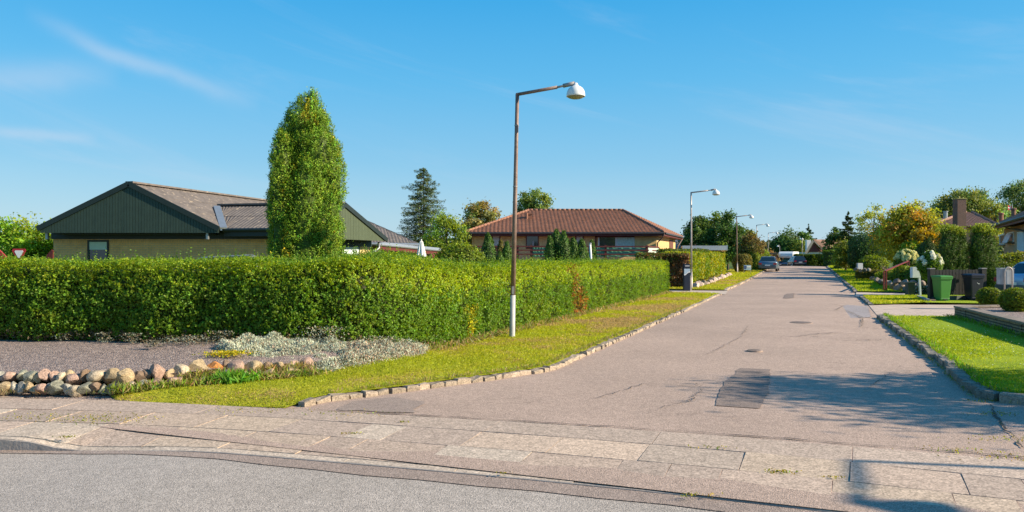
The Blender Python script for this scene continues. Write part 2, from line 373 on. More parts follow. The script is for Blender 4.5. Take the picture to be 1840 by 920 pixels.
def ballcore(f, c, r, colr, amp=.1, fr=2, seed=0, sc=.86, power=1.0):
    th = np.linspace(0, PI, 12); ph = np.linspace(0, 2*PI, 19); T, Ph = np.meshgrid(th, ph, indexing='ij')
    v = np.stack([np.sin(T)*np.cos(Ph), np.sin(T)*np.sin(Ph), np.cos(T)], -1)
    if power != 1: v = np.sign(v)*np.abs(v)**power
    k = sc*(1+amp*nz(v, fr, seed)); f.grid(np.array(c)+v*k[..., None]*np.array(r), colr)

def shrub(name, label, cat, loc, r, n, leaf, colour, amp=.12, fr=2, seed=1, group=None, mat=None, power=1., zmin=-.9, spread=.8, up=None, asp=.6, stem=True, core=True, hue=.1, v=.3):
    rs = np.random.RandomState(seed*7+3); t = thing(name, label, cat, loc, group); f = Fol()
    c = (0, 0, r[2]*.98); P, Nn = blobpts(c, r, n, rs, amp, fr, seed, power, zmin); f.leaves(P, Nn, leaf, pal(np.array(colour)*1.25, len(P), v, hue, rs), asp, up, rs, spread)
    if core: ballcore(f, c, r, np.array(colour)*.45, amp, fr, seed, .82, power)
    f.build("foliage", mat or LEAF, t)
    if stem:
        m = MB()
        for k in range(3): a = k*2.1; m.tube([(0.05*math.cos(a), .05*math.sin(a), -.05), (r[0]*.3*math.cos(a), r[1]*.3*math.sin(a), r[2]*.9)], [.03, .012], 5)
        m.build("stem", BARK, t)
    return t

def tree(name, label, loc, H, Rr, z0, nclump, nleaf, leaf, colour, seed=1, group=None, clump=.35, mix=None, shape=1.0, trunk_r=.12, cat="tree", gap=.0, lean=(0, 0), mat=None, droop=0, barkm=None, top=.75, hue=.12):
    """trunk and limbs reach into clumps of leaves spread through the crown's volume"""
    rs = np.random.RandomState(seed); t = thing(name, label, cat, loc, group)
    zc = (H+z0)/2; rz = (H-z0)/2
    cs = []
    tries = 0
    while len(cs) < nclump and tries < nclump*40:
        tries += 1
        v = rs.normal(0, 1, 3); v /= np.linalg.norm(v); rad = rs.uniform(.25, 1)**.45
        k = 1+.22*nz(v, 2.0, seed)
        zz = v[2]; wid = 1.0 if zz < 0 else (1-zz*zz*(1-top)*.6)
        p = np.array([v[0]*Rr*wid, v[1]*Rr*wid, v[2]*rz])*rad*k*(shape if v[2] < 0 else 1)
        p[2] = v[2]*rz*rad*min(1.0, k)
        if gap and nz(p*1.0, 1.6/max(Rr, .5), seed+5) < -gap and rad > .5: continue
        cs.append(p+np.array([lean[0]*(p[2]/rz), lean[1]*(p[2]/rz), zc]))
    cs = np.array(cs); m = MB(); n = 7
    tp = [(lean[0]*.3*i/n*math.sin(i), lean[1]*.3*i/n+.04*math.sin(i*2+seed), -.15+(zc+rz*.45)*i/n) for i in range(n+1)]
    m.tube(tp, [trunk_r*(1-.75*i/n) for i in range(n+1)], 8)
    for j in range(min(len(cs), 26)):
        c = cs[j*len(cs)//min(len(cs), 26)]; h = max(z0*.7, min(c[2]*.75, zc+rz*.3)); k = (h+.15)/(zc+rz*.45)*n; i0 = int(min(k, n-1)); a = Vector(tp[i0]).lerp(Vector(tp[i0+1]), min(1, k-i0))
        mid = a.lerp(Vector(c), .5)+Vector((0, 0, .06*Rr)); m.tube([a, mid, Vector(c)], [trunk_r*.33, trunk_r*.2, trunk_r*.07], 5, cap=False)
    m.build("trunk", barkm or BARK, t)
    f = Fol(); per = max(4, nleaf//len(cs)); ci = np.repeat(np.arange(len(cs)), per)
    cr = clump*Rr*rs.uniform(.55, 1.2, len(cs))
    off = rs.normal(0, .62, (len(ci), 3))*cr[ci][:, None]*np.array([1, 1, .75])
    P = cs[ci]+off
    if droop: P[:, 2] -= droop*rs.uniform(0, 1, len(ci))**2*(1-np.clip(P[:, 2]/H, 0, 1)*.3)
    cc = pal(np.array(colour)*1.45, len(cs), .22, hue, rs)
    if mix is not None:
        w = (rs.uniform(0, 1, len(cs)) < mix[1])[:, None]; cc = np.where(w, pal(np.array(mix[0])*1.3, len(cs), .2, hue, rs), cc)
    C = cc[ci]*np.exp(rs.normal(0, .22, (len(ci), 1)))
    out = unit(cs[ci]-np.array([0, 0, zc])+off*1.5)
    f.leaves(P, out*.6+np.array([0, 0, .5]), leaf, np.clip(C, .003, .9), .65, (0, 0, -1) if droop else None, rs, .9)
    f.build("crown", mat or LEAF, t); return t

def fir(name, label, loc, H, Rr, z0, nwh, colour, seed=1, leaf=.16, group=None, dens=26, droop=.35, power=.8, trunk_r=.13, cat="tree", ragged=.2, mat=None):
    rs = np.random.RandomState(seed); t = thing(name, label, cat, loc, group)
    m = MB(); m.tube([(0, 0, -.1), (.03, 0, H*.5), (0, .02, H*.98)], [trunk_r, trunk_r*.6, .015], 8)
    f = Fol(); PP = []; NN = []; UU = []
    for i in range(nwh):
        u = i/(nwh-1); z = z0+(H-z0)*np.clip(u**.95+rs.normal(0, .006), 0, 1); zw = z; rad = Rr*(1-u)**power*(1 if u > .12 else .75+2*u)+.06
        nb = 5+int(4*(1-u)); a0 = rs.uniform(0, 6.28)
        for k in range(nb):
            a = a0+k*2*PI/nb+rs.normal(0, .15); l = rad*max(.3, 1+rs.normal(0, ragged)); z = zw+rs.normal(0, .6)*(H-z0)/nwh; dr = droop*l*(.3+.9*(1-u))
            d = np.array([math.cos(a), math.sin(a), 0]); sd = np.array([-d[1], d[0], 0]); b = np.array([0, 0, z])
            if l > .5: m.tube([b, b+d*l*.5+np.array([0, 0, -dr*.3]), b+d*l+np.array([0, 0, -dr+.12*l])], [trunk_r*.22, trunk_r*.13, .008], 4, cap=False)
            n = int(dens*2.6*(.4+l)); s = rs.uniform(.1, 1, n)**.8
            w = rs.normal(0, .16, n)*l*(1.15-s)**.6
            P = b+d*(s*l)[:, None]+sd*w[:, None]; P[:, 2] += -dr*s**1.3+.12*l*s**3-np.abs(w)*.25-rs.uniform(0, .10, n)*Rr*.6+rs.normal(0, .02, n)*Rr
            PP.append(P); NN.append(np.tile([0, 0, 1.], (n, 1))); UU.append(np.tile(d*.9-np.array([0, 0, .25]), (n, 1))+sd*np.sign(w)[:, None]*.5)
    P = np.concatenate(PP); f.leaves(P, np.concatenate(NN), leaf*.72, pal(np.array(colour)*1.5, len(P), .28, .1, rs), .4, np.concatenate(UU), rs, .35)
    m.build("trunk", BARK, t); f.build("crown", mat or NEEDLE, t); return t

def thuja(name, label, loc, lobes, n, leaf, colour, seed=1, group=None, tuft=.16, cat="tree", hue=.14, alt=None, taper=.42, sprig=0, pw=.55):
    """column conifer: lobes = (x, y, height, radius, zbase)"""
    rs = np.random.RandomState(seed); t = thing(name, label, cat, loc, group); f = Fol(); tot = sum(l[2]*l[3] for l in lobes)
    for li, (x, y, h, r, zb) in enumerate(lobes):
        k = int(n*h*r/tot)//max(1, sprig); u = rs.uniform(0, 1, k); a = rs.uniform(0, 2*PI, k)
        def rad(u): return r*np.clip((1-u)/taper, 0, 1)**pw*(.86+.14*np.clip(u/.25, 0, 1))
        q = np.stack([np.cos(a)*r, np.sin(a)*r, u*h*.8], 1)
        # tuft relief
        rel = 1+tuft*.45*nz(q, 3.2, seed+li)+tuft*.9*nz(q, 8.5, seed+li+3)+tuft*.6*nz(q, 19, seed+li+4)+rs.normal(0, .03, k)
        rr = rad(u)*rel+rs.normal(0, .012, k); z = zb+u*h*(1+.015*nz(q, 6, 2))
        P = np.stack([x+np.cos(a)*rr, y+np.sin(a)*rr, z], 1); Nn = np.stack([np.cos(a), np.sin(a), .35+0*a], 1)
        up = np.stack([np.cos(a)*.5, np.sin(a)*.5, 1+0*a], 1)
        C = pal(colour, k, .28, hue, rs)
        if alt is not None:
            w = ((nz(q, 7, seed+9)+nz(q, 17, seed+2)*.6+rs.normal(0, .3, k)) > 1.15)[:, None]; C = np.where(w, pal(alt, k, .25, .1, rs), C)
        f.sprigs(P, Nn, sprig, leaf*2.2, leaf, C, rs, .36, .9, .35) if sprig else f.leaves(P, Nn, leaf, C, .5, up, rs, .55)
        th = np.linspace(0, 2*PI, 17); us = np.linspace(0, 1, 22); U, T = np.meshgrid(us, th, indexing='ij')
        q = np.stack([np.cos(T)*r, np.sin(T)*r, U*h*.8], -1); RR = rad(U)*.82*(1+tuft*.45*nz(q, 3.2, seed+li))
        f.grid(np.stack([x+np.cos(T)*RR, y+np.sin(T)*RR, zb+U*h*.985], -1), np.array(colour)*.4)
        # loose tips on top
        for j in range(7):
            aa = rs.uniform(0, 6.28); b = np.array([x+math.cos(aa)*r*.3*rs.uniform(), y+math.sin(aa)*r*.3*rs.uniform(), zb+h*.95]); nn = 60
            s = rs.uniform(0, 1, nn); Pt = b+np.stack([rs.normal(0, .04, nn)*(1.2-s), rs.normal(0, .04, nn)*(1.2-s), s*r*rs.uniform(.25, .6)], 1)
            f.leaves(Pt, rs.normal(0, 1, (nn, 3)), leaf*.8, pal(np.array(colour)*1.1, nn, .2, hue, rs), .4, (0, 0, 1), rs, .6)
    m = MB()
    for (x, y, h, r, zb) in lobes: m.tube([(x, y, -.1), (x, y, zb+h*.8)], [max(.04, r*.12), .02], 7)
    m.build("trunk", BARK, t); f.build("crown", NEEDLE, t); return t
BARK = simple("bark", (.11, .08, .06), .9, bump=.6, scale=10, var=.35)
# ================================================================== THE SETTING
def curve(pts, deg):
    a = np.array(pts); return np.poly1d(np.polyfit(a[:, 0], a[:, 1], deg))
def smoothcurve(pts, sg=.5):
    a = np.array(pts); X = np.linspace(a[0, 0], a[-1, 0], 800); Yv = np.interp(X, a[:, 0], a[:, 1]); k = int(sg/(X[1]-X[0]))*3; g = np.exp(-.5*(np.arange(-k, k+1)*(X[1]-X[0])/sg)**2); g /= g.sum()
    P0 = Yv[0]-(Yv[1]-Yv[0])*np.arange(k, 0, -1); P1 = Yv[-1]+(Yv[-1]-Yv[-2])*np.arange(1, k+1); Ys = np.convolve(np.concatenate([P0, Yv, P1]), g, 'valid')
    return lambda x: np.interp(x, X, Ys)
_FP = smoothcurve([(-16, 8.1), (-8, 7.72), (-4.86, 7.41), (-4.3, 7.36), (-3.05, 7.12), (-1.5, 6.66), (-.09, 6.23), (1.54, 5.66), (2.09, 5.42), (4, 4.55), (6, 3.5), (9, 1.6), (14, -2)])
_BP = curve([(-12, 10.6), (-9, 10.2), (-6.4, 9.72), (-4.47, 9.28), (-3.15, 8.9), (.24, 8.25), (1.75, 7.66), (3.67, 7.07), (4.35, 6.75), (8, 5), (12, 2.6)], 4)
FY = lambda x: float(_FP(x)); BY = lambda x: float(_BP(x))
def grassmat(name, cols, s1=.9, s2=9): return groundmat(name, cols, s1, s2, 1.0)
M_ROAD = asphalt("side_road_asphalt", (.375, .272, .212), (.46, .332, .26), crackamt=.5)
M_MAIN = asphalt("main_road_asphalt", (.35, .30, .255), (.42, .36, .31), crackamt=.0)
M_DARK = asphalt("dark_asphalt", (.29, .22, .18), (.36, .275, .225), crackamt=.2)
M_PATCH = asphalt("patch_asphalt", (.22, .165, .135), (.26, .195, .16), crackamt=.0)
M_SLAB = vcolmat("slab", .85, 10, .35, .24)
M_STONE = vcolmat("stone", .8, 9, .7, .3)
M_GV = grassmat("dry_lawn", [(.20, .23, .016), (.34, .35, .022), (.44, .41, .035), (.42, .31, .10)])
M_GL = grassmat("fresh_lawn", [(.14, .20, .012), (.24, .32, .014), (.32, .40, .022), (.36, .40, .03)])
M_GR = gravelmat()

def strip(name, A, B, mat, nx=4, zf=None, dz=0., kind="structure", seg=None, wob=0, parent=None, thick=0):
    """sheet between two polylines paired point by point"""
    m = MB(); P = []
    aa = [Vector((a[0], a[1], 0)) for a in A]; bb = [Vector((b[0], b[1], 0)) for b in B]
    rows = []
    for i in range(len(aa)-1):
        k = seg or max(1, int(max((aa[i+1]-aa[i]).length, (bb[i+1]-bb[i]).length)/2.5))
        for j in range(k): rows.append((aa[i].lerp(aa[i+1], j/k), bb[i].lerp(bb[i+1], j/k)))
    rows.append((aa[-1], bb[-1])); g = zf or (lambda x, y, t: gz(x, y))
    vs = []; n = nx+1
    for r, (a, b) in enumerate(rows):
        for k in range(n):
            t = k/nx; p = a.lerp(b, t); vs.append((p.x, p.y, g(p.x, p.y, t)+dz+(wob*nz([p.x, p.y, 0], .9, 6) if wob else 0)))
    fs = [(i*n+k, i*n+k+1, (i+1)*n+k+1, (i+1)*n+k) for i in range(len(rows)-1) for k in range(nx)]
    m.add(vs, fs); o = m.build(name, mat, parent, smooth=True, recalc=False)
    me = o.data
    if me.polygons[0].normal.z < 0: me.flip_normals()
    return tag(o, kind=kind)

# big ground sheet to the horizon
xs = [-900, -300, -120, -60, -30, -14, 0, 14, 30, 60, 120, 300, 900]; ys = [-60, -20, 0, 11, 20, 30, 45, 55, 65, 75, 88, 96, 104, 112, 120, 130, 160, 300, 700, 1500]
m = MB(); n = len(xs); m.add([(x, y, gz(x, y)-.14) for y in ys for x in xs], [(i*n+k, i*n+k+1, (i+1)*n+k+1, (i+1)*n+k) for i in range(len(ys)-1) for k in range(n-1)])
tag(m.build("ground", grassmat("meadow", [(.05, .08, .012), (.09, .13, .02), (.12, .15, .03)], .2, 3), recalc=False), kind="structure")

# kerb lines of the side road (plan)
LK = [(-2.46, 9.05), (-2.23, 9.40), (-1.57, 9.93), (-.85, 10.57), (-.16, 11.16), (.30, 11.60), (.62, 12.0), (2.18, 16.1), (4.43, 22), (6.1, 26.4), (8.75, 33.6), (9.4, 35.1)]
LK2 = [(10.6, 38.7), (10.94, 39.8), (14.8, 50), (18.6, 60), (24.5, 75.5), (30.5, 91.4), (34.3, 101.5), (36.4, 110), (36.6, 120), (34, 135)]
RK = [(9.5, 8.2), (7.6, 8.75), (6.35, 9.12), (5.95, 9.3), (5.79, 9.62), (6.71, 11.95), (7.84, 15.0), (9.52, 19.6), (10.35, 21.9)]
RK2 = [(12.6, 27.4), (14.7, 32.8)]
RK3 = [(16.3, 36.9), (17.2, 39.1), (21.4, 50), (28.2, 68), (36.9, 91), (42.5, 105), (46, 114), (47, 122), (45, 140)]

# side road: wide sheet, then follows the kerbs; lies below the verges
LR = [(-6.5, 8.9), (-4.5, 9.6), (-2.3, 10.0), (-.3, 11.4), (.5, 12.2), (2.05, 16.1), (5.97, 26.4), (8.6, 33.6), (10.8, 39.8), (18.45, 60), (30.4, 91.4), (34.2, 101.5), (36.3, 110), (36.5, 120), (34, 135)]
RR = [(12.5, 1.2), (12.5, 4.5), (12, 8.6), (7.4, 10.5), (6.9, 12.2), (8.4, 16.1), (12.3, 26.4), (15.1, 33.6), (17.6, 39.8), (25.2, 60), (37.2, 91.4), (41.1, 101.5), (45.5, 113), (47.1, 122), (45, 140)]
def zroad(x, y, t): return gz(x, y)+.05*(1-abs(2*t-1)**2)*sm(11, 20, y)
strip("side_road", LR, RR, M_ROAD, nx=10, zf=zroad)
# the foreground road
xs = np.linspace(-14, 13, 60)
strip("main_road", [(x, FY(x)+.05) for x in xs], [(x*1.3, -9) for x in xs], M_MAIN, nx=6, zf=lambda x, y, t: -.10+.075*sm(-4.75, -2.5, x)-.02*t, seg=1)
strip("gutter_strip", [(x, FY(x)+.01) for x in xs[20:]], [(x, FY(x)-.10-.17*sm(-4, -1, x)+.012*math.sin(x*7)) for x in xs[20:]], M_DARK, nx=1, zf=lambda x, y, t: -.094+.075*sm(-4.75, -2.5, x), seg=1)
# tree-root dark patch near the verge corner and the square patch in the road
def patch(name, pts, z, mat, jag=.03):
    out = []
    for i in range(len(pts)):
        a = Vector((*pts[i], 0)); b = Vector((*pts[(i+1) % len(pts)], 0)); k = max(2, int((b-a).length/.15))
        for j in range(k): p = a.lerp(b, j/k); out.append((p.x+random.uniform(-jag, jag), p.y+random.uniform(-jag, jag), z(p.x, p.y) if callable(z) else z))
    m = MB(); m.add(out, [tuple(range(len(out)))]); o = m.build(name, mat, recalc=False)
    if o.data.polygons[0].normal.z < 0: o.data.flip_normals()
    return tag(o, kind="structure")
def gp(px, py): Y = F*CAMZ/(py-460); return ((px-920)/F*Y, Y)
ZR = lambda x, y: zroad(x, y, .5)+.005
patch("road_patch", [gp(1286, 729), gp(1368, 735), gp(1382, 700), gp(1384, 664), gp(1330, 662), gp(1300, 690)], .007, M_PATCH, .02)
patch("corner_patch", [gp(600, 738), gp(745, 742), gp(762, 722), gp(700, 715), gp(640, 722)], .007, M_DARK, .04)
patch("road_patch", [gp(1497, 556), gp(1522, 549), gp(1560, 552), gp(1566, 572), gp(1512, 574)], lambda x, y: gz(x, y)+.028, asphalt("grey_patch", (.30, .26, .25), (.35, .30, .29), crackamt=0), .05)
patch("road_patch", [gp(1412, 530), gp(1428, 529), gp(1426, 538), gp(1408, 539)], lambda x, y: gz(x, y)+.058, M_PATCH, .04)

# cracks in the asphalt: thin irregular ribbons of open joint
M_CRACK = simple("open_crack", (.07, .055, .045), .95, var=.4, scale=20, alt=(.12, .12, .03), altscale=3)
def crack(pts, z, w=.012, amp=.03):
    w *= .6
    m = MB(); out = []
    P = [Vector((*p, 0)) for p in pts]; Q = []
    for i in range(len(P)-1):
        k = max(2, int((P[i+1]-P[i]).length/.07))
        for j in range(k): Q.append(P[i].lerp(P[i+1], j/k)+Vector((random.gauss(0, 1)*amp*.2, random.gauss(0, 1)*amp*.25, 0)))
    Q.append(P[-1]); vs = []
    for i, q in enumerate(Q):
        d = (Q[min(i+1, len(Q)-1)]-Q[max(0, i-1)]).normalized(); s = Vector((-d.y, d.x, 0)); ww = w*random.uniform(.3, 1.5)*(.5+.8*abs(math.sin(i*.13)))
        zz = z(q.x, q.y) if callable(z) else z
        vs += [(q.x+s.x*ww, q.y+s.y*ww, zz), (q.x-s.x*ww, q.y-s.y*ww, zz)]
    m.add(vs, [(2*i, 2*i+1, 2*i+3, 2*i+2) for i in range(len(Q)-1)]); o = m.build("road_crack", M_CRACK, recalc=False)
    if o.data.polygons[0].normal.z < 0: o.data.flip_normals()
    return tag(o, kind="structure")
crack([(x, BY(x)+.03) for x in np.linspace(-2.2, 5.0, 24)], .0125, .016, .05)
crack([gp(1300, 754), gp(1312, 750), gp(1320, 752)], .012, .01)
crack([gp(1180, 735), gp(1240, 722), gp(1262, 700), gp(1250, 690)], .014, .008, .1)
crack([gp(1270, 640), gp(1330, 610), gp(1345, 590)], lambda x, y: ZR(x, y)+.012, .008, .12)
crack([gp(1560, 700), gp(1600, 672), gp(1640, 668)], .02, .008, .1)
crack([gp(1780, 728), gp(1792, 752), gp(1808, 775), gp(1822, 790), gp(1838, 806)], .012, .02, .06)
crack([gp(1270, 595), gp(1330, 592), gp(1400, 599)], .03, .014, .1)
crack([gp(1370, 610), gp(1450, 606), gp(1520, 615), gp(1600, 612)], .035, .012, .12)
crack([gp(1060, 720), gp(1160, 690), gp(1250, 694)], .012, .008, .08)
crack([gp(1230, 668), gp(1290, 665), gp(1370, 672)], .02, .008, .08)
for pl in ([(1490, 548), (1515, 552), (1500, 560)], [(1520, 560), (1550, 574), (1548, 590)], [(1440, 606), (1500, 601), (1560, 606)]): crack([gp(*q) for q in pl], .05, .02, .1)

# pavement of concrete slabs: four courses between kerb and back edge
def zpave(x, v):
    drop = .085*sm(-4.75, -4.05, x)-.07*sm(-4.3, -2.5, x); return -drop*(1-sm(.0, .75, v))
def pv(x, v):          # v metres from the kerb edge, perpendicular enough
    y0, y1 = FY(x), BY(x); dx = (FY(x+.05)-FY(x-.05))/.1; nn = Vector((-dx, 1, 0)).normalized()
    return Vector((x+nn.x*v, y0+nn.y*v, zpave(x, v)+.006))
pm = MB(); PC = []
m = MB(); xs = np.linspace(-12.5, 12, 80)
rows = [[pv(x, v)-Vector((0, 0, .014)) for v in (0.02, .12, .25, .4, .55, .68, .8, 1.0, 1.2, 1.4, 1.6, 1.9, 2.2)] for x in np.linspace(-12.5, 12, 220)]
m.loft(rows, caps=False, closed=False); o = m.build("pavement_bed", simple("joint_soil", (.17, .145, .08), .95, var=.35, scale=5, alt=(.16, .17, .03), altscale=1.5, altth=(.5, .62)), smooth=True); tag(o, kind="structure")
cat_cols = [(.52, .39, .29), (.48, .36, .275), (.54, .41, .30), (.42, .32, .25), (.43, .335, .26), (.50, .40, .31)]
rsP = np.random.RandomState(5)
arc = [0]; XX = np.linspace(-12.5, 12, 500)
for a, b in zip(XX[:-1], XX[1:]): arc.append(arc[-1]+math.hypot(b-a, FY(b)-FY(a)))
xat = lambda s: float(np.interp(s, arc, XX))
vr = [(.012, .125, 1.0), (.14, .76, .80), (.772, 1.39, .80), (1.402, 2.03, 1.6), (2.045, 2.60, 2.2)]
for ri, (v0, v1, ln) in enumerate(vr):
    s = rsP.uniform(0, .8)
    while s < arc[-1]-ln-.1:
        l = ln*(1 if rsP.uniform() < .8 or ri == 0 else .5); g = .003+abs(rsP.normal(0, .0015)); mid = xat(s+l/2)
        c = np.array(cat_cols[rsP.randint(6)])*rsP.uniform(.88, 1.06)
        if ri == 0: c = np.array((.50, .40, .31))*rsP.uniform(.9, 1.05)
        if ri >= 3: c = np.array((.42, .32, .25))*rsP.uniform(.92, 1.1)
        if v1 > 1.4 and mid > -1.9: c = np.array((.47, .36, .28))*rsP.uniform(.85, 1.1)
        k = max(2, int(l/.2)); tz = rsP.normal(0, .002); ty = rsP.normal(0, .002)
        vend = v1
        b0 = len(pm.v)
        for j in range(k+1):
            x = xat(s+g+(l-2*g)*j/k)
            back = math.hypot(0, (BY(x)-FY(x)))*math.cos(math.atan((FY(x+.05)-FY(x-.05))/.1))
            if v0 > back-.05: break
            va, vb = v0+.0, min(v1-.0, back)
            zz = tz*(j/k-.5)*2
            A = pv(x, va)+Vector((0, 0, zz-ty)); B = pv(x, vb)+Vector((0, 0, zz+ty)); M2 = pv(x, (va+vb)/2)+Vector((0, 0, zz))
            pm.v += [A-Vector((0, 0, .03)), A, M2, B, B-Vector((0, 0, .03))]; PC += [tuple(c)]*5
        nn = (len(pm.v)-b0)//5
        for j in range(nn-1):
            for q in range(4): a = b0+j*5+q; pm.f.append((a, a+5, a+6, a+1))
        for j in (0, nn-1):
            if nn > 1: a = b0+j*5; pm.f.append((a, a+1, a+2, a+3, a+4))
        s += l
o = pm.build("pavement", M_SLAB); ca = o.data.color_attributes.new("Col", 'FLOAT_COLOR', 'POINT')
ca.data.foreach_set("color", np.concatenate([np.array(PC), np.ones((len(PC), 1))], 1).ravel()); tag(o, kind="structure")
# kerb face along the raised left part
m = MB(); xs = np.linspace(-13, 12, 90); m.loft([[Vector((x, FY(x)+.012, -.16)), Vector((x, FY(x), -.15)), pv(x, 0)+Vector((0, 0, -.004)), pv(x, .012)] for x in xs], caps=False, closed=False)
o = m.build("main_road_kerb", simple("kerb_concrete", (.34, .29, .25), .85, var=.2, scale=8, bump=.3), smooth=False); tag(o, kind="structure")

# cut granite kerb stones, each with its own wear
def kerb(name, path, bl, w, h, cols, seed, zoff=0, jit=.012, gaps=.012, far=1e9, longl=.9):
    rs = np.random.RandomState(seed); _, _, _, LT = pathsample(path, 2); s = 0; m = MB(); C = []
    while s < LT-.05:
        _, xy, D, _ = pathsample(path, 1, s=np.array([s])); d0 = xy[0][1]
        l = (bl if d0 < far else longl)*rs.uniform(.75, 1.2); l = min(l, LT-s)
        _, xy, D, _ = pathsample(path, 1, s=np.array([s+l/2])); x, y = xy[0]; D = D[0]; a = Vector((D[0], D[1], 0)); b = Vector((-D[1], D[0], 0))
        hh = h*rs.uniform(.85, 1.12); ww = w*rs.uniform(.85, 1.15); g = gaps*rs.uniform(.6, 1.5)
        c = Vector((x, y, gz(x, y)+zoff))+b*rs.normal(0, jit)
        def q(u, v, z): return c+a*(u*(l/2-g))+b*(v*ww/2)+Vector((0, 0, z))
        tl = rs.normal(0, .008); ch = .018
        lo = [q(-1, -1, -.1), q(1, -1, -.1), q(1, 1, -.1), q(-1, 1, -.1)]
        md = [q(-1, -1, hh-ch+tl), q(1, -1, hh-ch-tl), q(1, 1, hh-ch-tl), q(-1, 1, hh-ch+tl)]
        k = .84; tp = [q(-.93, -k, hh+tl), q(.93, -k, hh-tl), q(.93, k, hh-tl), q(-.93, k, hh+tl)]
        for ring in (md, tp):
            for i in range(4): ring[i] = ring[i]+Vector(rs.normal(0, .006, 3))
        b0 = len(m.v); m.loft([lo, md, tp]); cc = np.array(cols[rs.randint(len(cols))])*rs.uniform(.85, 1.12); C += [tuple(cc)]*(len(m.v)-b0); s += l
    o = m.build(name, M_STONE); ca = o.data.color_attributes.new("Col", 'FLOAT_COLOR', 'POINT')
    ca.data.foreach_set("color", np.concatenate([np.array(C), np.ones((len(C), 1))], 1).ravel()); return tag(o, kind="structure")
KC = [(.37, .29, .21), (.33, .26, .19), (.40, .31, .23), (.29, .23, .17)]; KD = [(.22, .19, .15), (.27, .23, .18), (.18, .16, .13), (.32, .26, .20)]
kerb("left_kerb", LK, .21, .13, .062, KC, 1, far=24)
kerb("left_kerb", LK2[:6], .8, .16, .09, KC, 2, far=0)
kerb("right_kerb", RK, .34, .15, .11, KD, 3, jit=.025, far=24)
kerb("right_kerb", RK2, .5, .15, .08, KD, 4, jit=.02)
kerb("right_kerb", RK3[:6], .8, .16, .09, KD, 5, jit=.02, far=0)

# verges
def zb_left(x, y): return .30*sm(-.9, -2.9, x)*sm(10.9, 12.5, y-.12*(x+2.5))
def off(path, d):
    P = []; 
    for i, p in enumerate(path):
        a = Vector(path[max(0, i-1)]); b = Vector(path[min(i+1, len(path)-1)]); t = (b-a).normalized(); P.append((p[0]-t.y*d, p[1]+t.x*d))
    return P
VA = [(-4.75, BY(-4.75)+.02), (-4.1, BY(-4.1)+.02), (-3.3, BY(-3.3)+.02), (-2.6, BY(-2.6)+.05)]+off(LK, .06)[1:]
VB = [(-4.95, 9.6), (-4.35, 9.97), (-3.7, 10.4), (-3.0, 10.95), (-2.7, 11.4), (-2.4, 12.0), (-2.2, 12.7), (-2.1, 13.3), (-2.1, 14.2), (-1.9, 15), (-1.2, 16.5), (.3, 20.3), (2.2, 25), (3.8, 29), (6.4, 35.8), (6.9, 36.6)]
VB = VB[:len(VA)] if len(VB) > len(VA) else VB
while len(VB) < len(VA): VB.append(VB[-1])
VB[-1] = (6.6, 36.0); VB[-2] = (5.9, 34.4); VB[-3] = (3.4, 28.0); VB[-4] = (1.7, 23.6)
def zv(x, y, t): e = sm(.0, .45, y-BY(x)); return gz(x, y)+.004+(.05+.03*math.sin(t*PI))*e+max(0, zb_left(x, y))*.9
strip("left_verge", VA, VB, M_GV, nx=10, zf=zv, seg=4, wob=.01)
VA2 = off(LK2[:6], .07); VB2 = [(6.9, 40.2), (8.4, 41.2), (12.4, 51.0), (16.4, 61.3), (21.6, 77), (27.6, 93)]
strip("left_verge", VA2, VB2, M_GV, nx=6, zf=lambda x, y, t: gz(x, y)+.08, seg=6, wob=.012)
# right verges and lawns
strip("right_verge", off(RK, -.07), [(12.5, 8.0), (12.5, 8.8), (12.5, 9.6), (12.5, 10.2), (12.5, 11), (12.5, 13), (12.4, 16), (12.4, 20.2), (14.5, 20.6)], M_GL, nx=8, zf=lambda x, y, t: gz(x, y)+.085+.05*t, seg=4, wob=.014)
strip("right_verge", off(RK2, -.07), [(15.3, 28.4), (17.0, 32.6)], M_GL, nx=6, zf=lambda x, y, t: gz(x, y)+.07, seg=8, wob=.012)
strip("right_verge", off(RK3[:6], -.07), [(19.6, 35.4), (20.4, 38), (26, 50), (33, 68), (42, 91), (48, 105)], M_GL, nx=6, zf=lambda x, y, t: gz(x, y)+.075+.06*t, seg=6, wob=.015)
strip("right_garden", [(14.8, 27.9), (17.0, 33.2), (19.7, 36), (26, 50)], [(24, 25), (27, 33), (30, 38), (36, 50)], M_GL, nx=6, zf=lambda x, y, t: gz(x, y)+.09, seg=8)
# drives and garden paths
M_PAVER = brick("concrete_pavers", (.58, .44, .35), (.49, .375, .30), (.26, .21, .15), .6, .30, .012, .5)
strip("right_driveway", [(10.2, 21.6), (12.75, 27.9)], [(22, 20.0), (24, 26.6)], M_PAVER, nx=8, zf=lambda x, y, t: gz(x, y)+.018+.03*t, seg=6)
strip("garden_path", [(14.5, 32.9), (16.4, 37.1)], [(20.3, 32.6), (20.6, 35.9)], simple("path_concrete", (.52, .41, .33), .85, var=.15, scale=3, bump=.2), nx=4, zf=lambda x, y, t: gz(x, y)+.035, seg=4)
strip("left_driveway", [(9.6, 35.0), (10.7, 38.6)], [(2, 36.5), (3, 40.3)], simple("drive_concrete", (.50, .40, .32), .85, var=.2, scale=3, bump=.2), nx=5, zf=lambda x, y, t: gz(x, y)+.03, seg=4)
